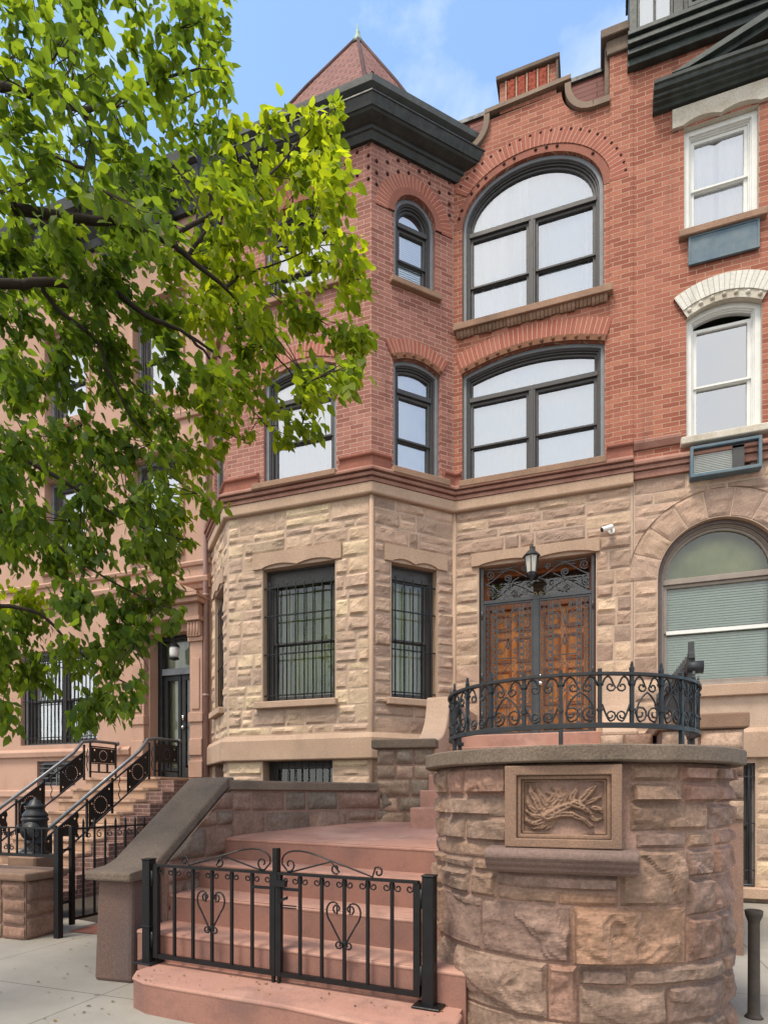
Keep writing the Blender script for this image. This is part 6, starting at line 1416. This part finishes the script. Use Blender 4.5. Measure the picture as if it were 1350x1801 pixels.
BLOBS2=[
 (-6.19,2.63,5.47,0.42,0.7,0.81),(-2.74,2.18,7.43,0.48,0.7,0.86),(-5.84,2.4,5.56,0.37,0.7,0.79),(-2.52,2.79,7.4,0.34,0.7,0.92),(-4.35,1,3.76,0.47,0.7,0.99),(-6.67,1.05,7.71,0.47,0.7,0.52),
 (-4.12,-0.52,7.42,0.37,0.7,0.94),(-5.8,-0.32,6.76,0.31,0.7,0.6),(-5.26,3.05,4.27,0.31,0.7,0.93),(-5.42,2.1,6.31,0.43,0.7,0.8),(-4.42,3.11,8.67,0.4,0.7,0.72),(-3.54,0.7,5.09,0.5,0.7,0.76),
 (-4.48,-0.73,5.73,0.42,0.7,0.51),(-4.99,2.93,5.19,0.37,0.7,0.66),(-5.47,2.95,5.08,0.38,0.7,0.89),(-5.79,0.6,7.9,0.35,0.7,0.59),(-6.57,1.32,7.04,0.48,0.7,0.73),(-6.26,-0.04,6.37,0.34,0.7,0.9),
 (-2.89,0.36,4.96,0.46,0.7,0.82),(-5.21,1.84,5.69,0.48,0.7,0.58),(-5.62,0.63,3.78,0.42,0.7,0.64),(-3.4,0.28,5.08,0.43,0.7,0.76),(-5.62,0.79,8.23,0.4,0.7,0.89),(-5.56,0.44,6.39,0.46,0.7,0.59),
 (-6.02,2.52,5.77,0.39,0.7,0.89),(-5.76,1.18,5.37,0.43,0.7,0.79),(-5.52,0.4,5.24,0.32,0.7,0.78),(-3.56,1.6,3.85,0.34,0.7,0.69),(-4.07,1.92,5.49,0.4,0.7,0.85),(-6.06,2.12,4.09,0.46,0.7,0.83),
 (-3.28,2.42,7.4,0.32,0.7,0.87),(-6.13,3.08,7.62,0.38,0.7,0.68),(-5.32,1.41,5.74,0.32,0.7,0.75),(-6.62,3.55,7.63,0.43,0.7,0.76),(-4.84,3.25,8.43,0.33,0.7,0.55),(-6.4,2.89,5.16,0.35,0.7,0.85),
 (-6.3,-0.65,6.09,0.38,0.7,0.59),(-5.52,1.23,7.74,0.33,0.7,1),(-4.86,2.97,6.02,0.47,0.7,0.91),(-4.44,2.23,7.44,0.47,0.7,0.7),(-6.24,0.68,7.42,0.44,0.7,0.98),(-6.08,0.38,7.35,0.47,0.7,0.95),
 (-5.54,2.86,7.18,0.3,0.7,0.67),(-5.1,2.26,4.58,0.42,0.7,0.98),(-5.35,2.63,4.07,0.35,0.7,0.83),(-6.88,2.31,5.37,0.44,0.7,0.84),(-4.38,0.35,7.02,0.43,0.7,0.59),(-4.98,1.17,4.39,0.31,0.7,0.86),
 (-3.35,2.62,7.54,0.37,0.7,0.63),(-4.72,0.76,7.71,0.37,0.7,0.67),(-5.28,2.61,7.72,0.37,0.7,0.92),(-6.48,0.39,5.73,0.45,0.7,0.91),(-6.43,2.52,6.58,0.34,0.7,0.63),(-3.72,1.09,8.22,0.4,0.7,0.8),
 (-3.86,2.3,6.33,0.39,0.7,0.6),(-4.59,-0.57,6.2,0.43,0.7,0.72),(-6.75,4.19,6.89,0.31,0.7,0.68),(-6.22,-0.31,6.42,0.49,0.7,0.66),(-3.93,1.12,6,0.45,0.7,0.7),(-5.48,1.54,6.36,0.42,0.7,0.61),
 (-6.71,2.1,4.49,0.34,0.7,0.59),(-6.89,0.26,6.15,0.31,0.7,0.51),(-5.04,1.77,7.34,0.31,0.7,0.7),(-6.3,-0.21,6.06,0.33,0.7,0.81),(-3.5,0.93,7.81,0.39,0.7,0.97),(-5.85,0.77,4.89,0.46,0.7,0.81),
 (-5.6,-0.21,7.22,0.49,0.7,0.8),(-6.87,1.66,5.27,0.44,0.7,0.96),(-6.54,3.86,7.51,0.47,0.7,0.78),(-2.42,1.49,5.72,0.35,0.7,0.89),(-4.86,0.9,4.35,0.44,0.7,0.8),(-3.59,1.64,6.13,0.33,0.7,0.86),
 (-3.77,-0.19,4.73,0.47,0.7,0.82),(-5.46,-0.35,5.64,0.49,0.7,0.55),(-6.66,3.26,6.68,0.3,0.7,0.61),
]
# ---------------------------------------------------------------- street tree
TR = thing('street_tree', (-4.8, 1.0, 0), 'leafy green street tree whose long branches hang over the upper left of the view', 'tree')
RN = random.Random(14)
b = MB(); tp = [(-4.8, 1.0, 0), (-4.82, 1.02, 1.0), (-4.78, 1.08, 2.4), (-4.72, 1.2, 3.6), (-4.76, 1.4, 5.0), (-4.9, 1.55, 6.6), (-4.95, 1.6, 8.2)]
b.tube(tp, [.24, .17, .155, .14, .11, .07, .03], 14); b.build('trunk', M['bark'], TR)
b = MB(); pts_all = []
for br in BRANCHES:
    P = [Vector(p[:3]) for p in br]; r = [p[3] for p in br]
    if r[0] >= .03:
        z0 = max(2.6, min(6.4, P[0].z-1.2)); k = min(range(len(tp)), key=lambda i: abs(tp[i][2]-z0)); q = Vector(tp[k])
        P = [q, q.lerp(P[0], .5)+Vector((0, 0, .25))]+P; r = [r[0]*1.7, r[0]*1.3]+r
    # smooth and slightly crooked
    S_ = []; rs = []
    for i in range(len(P)-1):
        p0 = P[max(0, i-1)]; p1 = P[i]; p2 = P[i+1]; p3 = P[min(len(P)-1, i+2)]
        for k in range(5):
            t = k/5; c = .5*((2*p1)+(p2-p0)*t+(2*p0-5*p1+4*p2-p3)*t*t+(3*p1-p0-3*p2+p3)*t**3)
            S_.append(c+Vector((RN.uniform(-1, 1), RN.uniform(-1, 1), RN.uniform(-1, 1)))*.006); rs.append(r[i]+(r[i+1]-r[i])*t)
    S_.append(P[-1]); rs.append(r[-1]); b.tube(S_, rs, 8); pts_all += S_
tw = b; b = MB()
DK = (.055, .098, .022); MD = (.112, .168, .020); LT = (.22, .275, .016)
ctr = Vector((-4.5, 2.5, 5.0))
grow = [(q, 1 if i < len(BLOBS) else 0) for i, q in enumerate(BLOBS+BLOBS2)]
grow.sort(key=lambda q: min((p-Vector(q[0][:3])).length_squared for p in pts_all))   # twigs branch outwards from the limbs
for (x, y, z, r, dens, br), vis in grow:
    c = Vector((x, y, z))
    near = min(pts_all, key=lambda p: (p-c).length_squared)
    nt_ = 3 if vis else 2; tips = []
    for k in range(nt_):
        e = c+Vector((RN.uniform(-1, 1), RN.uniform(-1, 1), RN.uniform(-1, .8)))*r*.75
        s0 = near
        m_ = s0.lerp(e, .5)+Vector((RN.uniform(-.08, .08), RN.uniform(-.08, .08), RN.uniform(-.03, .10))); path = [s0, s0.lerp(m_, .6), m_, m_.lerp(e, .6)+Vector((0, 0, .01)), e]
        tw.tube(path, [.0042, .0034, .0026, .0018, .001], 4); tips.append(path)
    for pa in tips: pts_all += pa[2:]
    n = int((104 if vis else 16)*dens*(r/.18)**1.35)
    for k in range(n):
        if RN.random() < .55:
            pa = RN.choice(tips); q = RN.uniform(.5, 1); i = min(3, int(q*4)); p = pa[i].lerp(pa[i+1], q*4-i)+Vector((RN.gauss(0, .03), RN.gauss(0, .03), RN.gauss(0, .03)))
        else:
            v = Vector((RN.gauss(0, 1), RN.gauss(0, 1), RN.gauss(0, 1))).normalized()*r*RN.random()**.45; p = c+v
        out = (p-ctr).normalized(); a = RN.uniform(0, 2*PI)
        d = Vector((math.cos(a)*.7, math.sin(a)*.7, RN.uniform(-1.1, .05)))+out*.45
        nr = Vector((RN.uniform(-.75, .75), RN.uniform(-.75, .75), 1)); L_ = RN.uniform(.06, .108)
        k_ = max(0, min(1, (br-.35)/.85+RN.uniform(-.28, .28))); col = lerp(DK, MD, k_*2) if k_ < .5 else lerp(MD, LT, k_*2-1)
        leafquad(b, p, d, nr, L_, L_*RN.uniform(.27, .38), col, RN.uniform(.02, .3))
tw.build('limb', M['bark'], TR); b.build('foliage', M['leaf'], TR)

# ---------------------------------------------------------------- world, sun, camera
SUN_EL = rad(64); SUN_AZ = rad(203)     # compass direction the light comes from, clockwise from +Y: in front of the houses, a little left
w = bpy.data.worlds.new('World'); SC.world = w; w.use_nodes = True; nt = w.node_tree
bg = nt.nodes['Background']; bg.inputs['Strength'].default_value = .15
sky = nt.nodes.new('ShaderNodeTexSky'); sky.sky_type = 'NISHITA'; sky.sun_disc = False; sky.sun_elevation = SUN_EL; sky.sun_rotation = SUN_AZ; sky.air_density = 1.0; sky.dust_density = .6; sky.ozone_density = 1.6
tc = nt.nodes.new('ShaderNodeTexCoord'); mp = nt.nodes.new('ShaderNodeMapping'); mp.inputs['Scale'].default_value = (1.2, 3.2, 2.2); mp.inputs['Rotation'].default_value = (0, .5, .6); nt.links.new(tc.outputs['Generated'], mp.inputs[0])
nz = N(nt, 'ShaderNodeTexNoise', Scale=1.6, Detail=7.0, Roughness=.58, Distortion=.6); nt.links.new(mp.outputs[0], nz.inputs['Vector'])
cl = ramp(nt, nz.outputs['Fac'], .55, .88, (0, 0, 0), (.7, .7, .7))
# unseen bright cloud added behind the viewer to whiten the light and window reflections
sx = nt.nodes.new('ShaderNodeSeparateXYZ'); nt.links.new(tc.outputs['Generated'], sx.inputs[0])
back = nt.nodes.new('ShaderNodeMapRange'); back.interpolation_type = 'SMOOTHSTEP'; nt.links.new(sx.outputs['Y'], back.inputs['Value'])
for k, v in (('From Min', .02), ('From Max', -.55), ('To Min', 0.0), ('To Max', .92)): back.inputs[k].default_value = v
cov = nt.nodes.new('ShaderNodeMath'); cov.operation = 'MULTIPLY'; nt.links.new(back.outputs[0], cov.inputs[0]); nt.links.new(ramp(nt, noi(nt, mp.outputs[0], 1.1, 6, .6), .25, .55, (.55,)*3, (1, 1, 1)), cov.inputs[1])
mxx = nt.nodes.new('ShaderNodeMath'); mxx.operation = 'MAXIMUM'; nt.links.new(cl, mxx.inputs[0]); nt.links.new(cov.outputs[0], mxx.inputs[1]); cl = mxx.outputs[0]
sk = mixc(nt, 1.0, sky.outputs[0], (2.2, 2.45, 2.45), 'MULTIPLY'); sk = mixc(nt, .07, sk, (6.0, 6.6, 7.2))
col = mixc(nt, cl, sk, (12.0, 11.6, 11.0)); nt.links.new(col, bg.inputs['Color'])
sl = bpy.data.lights.new('sun', 'SUN'); sl.energy = 4.2; sl.angle = rad(16); sl.color = (1, .90, .76)
so = bpy.data.objects.new('sun', sl); C.objects.link(so)
dirv = Vector((math.sin(SUN_AZ)*math.cos(SUN_EL), math.cos(SUN_AZ)*math.cos(SUN_EL), math.sin(SUN_EL)))
so.rotation_euler = dirv.to_track_quat('Z', 'Y').to_euler(); so.location = (0, 0, 30)
cam = bpy.data.cameras.new('camera'); co = bpy.data.objects.new('camera', cam); C.objects.link(co); SC.camera = co
co.location = (0, 0, 1.42); co.rotation_euler = (PI/2, 0, rad(19.4))
cam.sensor_fit = 'HORIZONTAL'; cam.sensor_width = 36; cam.lens = 36*1065/1350; cam.shift_y = 499.5/1350; cam.clip_start = .05; cam.clip_end = 2000
SC.view_settings.view_transform = 'Standard'; SC.view_settings.look = 'None'; SC.view_settings.exposure = 0; SC.view_settings.gamma = 1
SC.cycles.max_bounces = 6; SC.cycles.transparent_max_bounces = 12
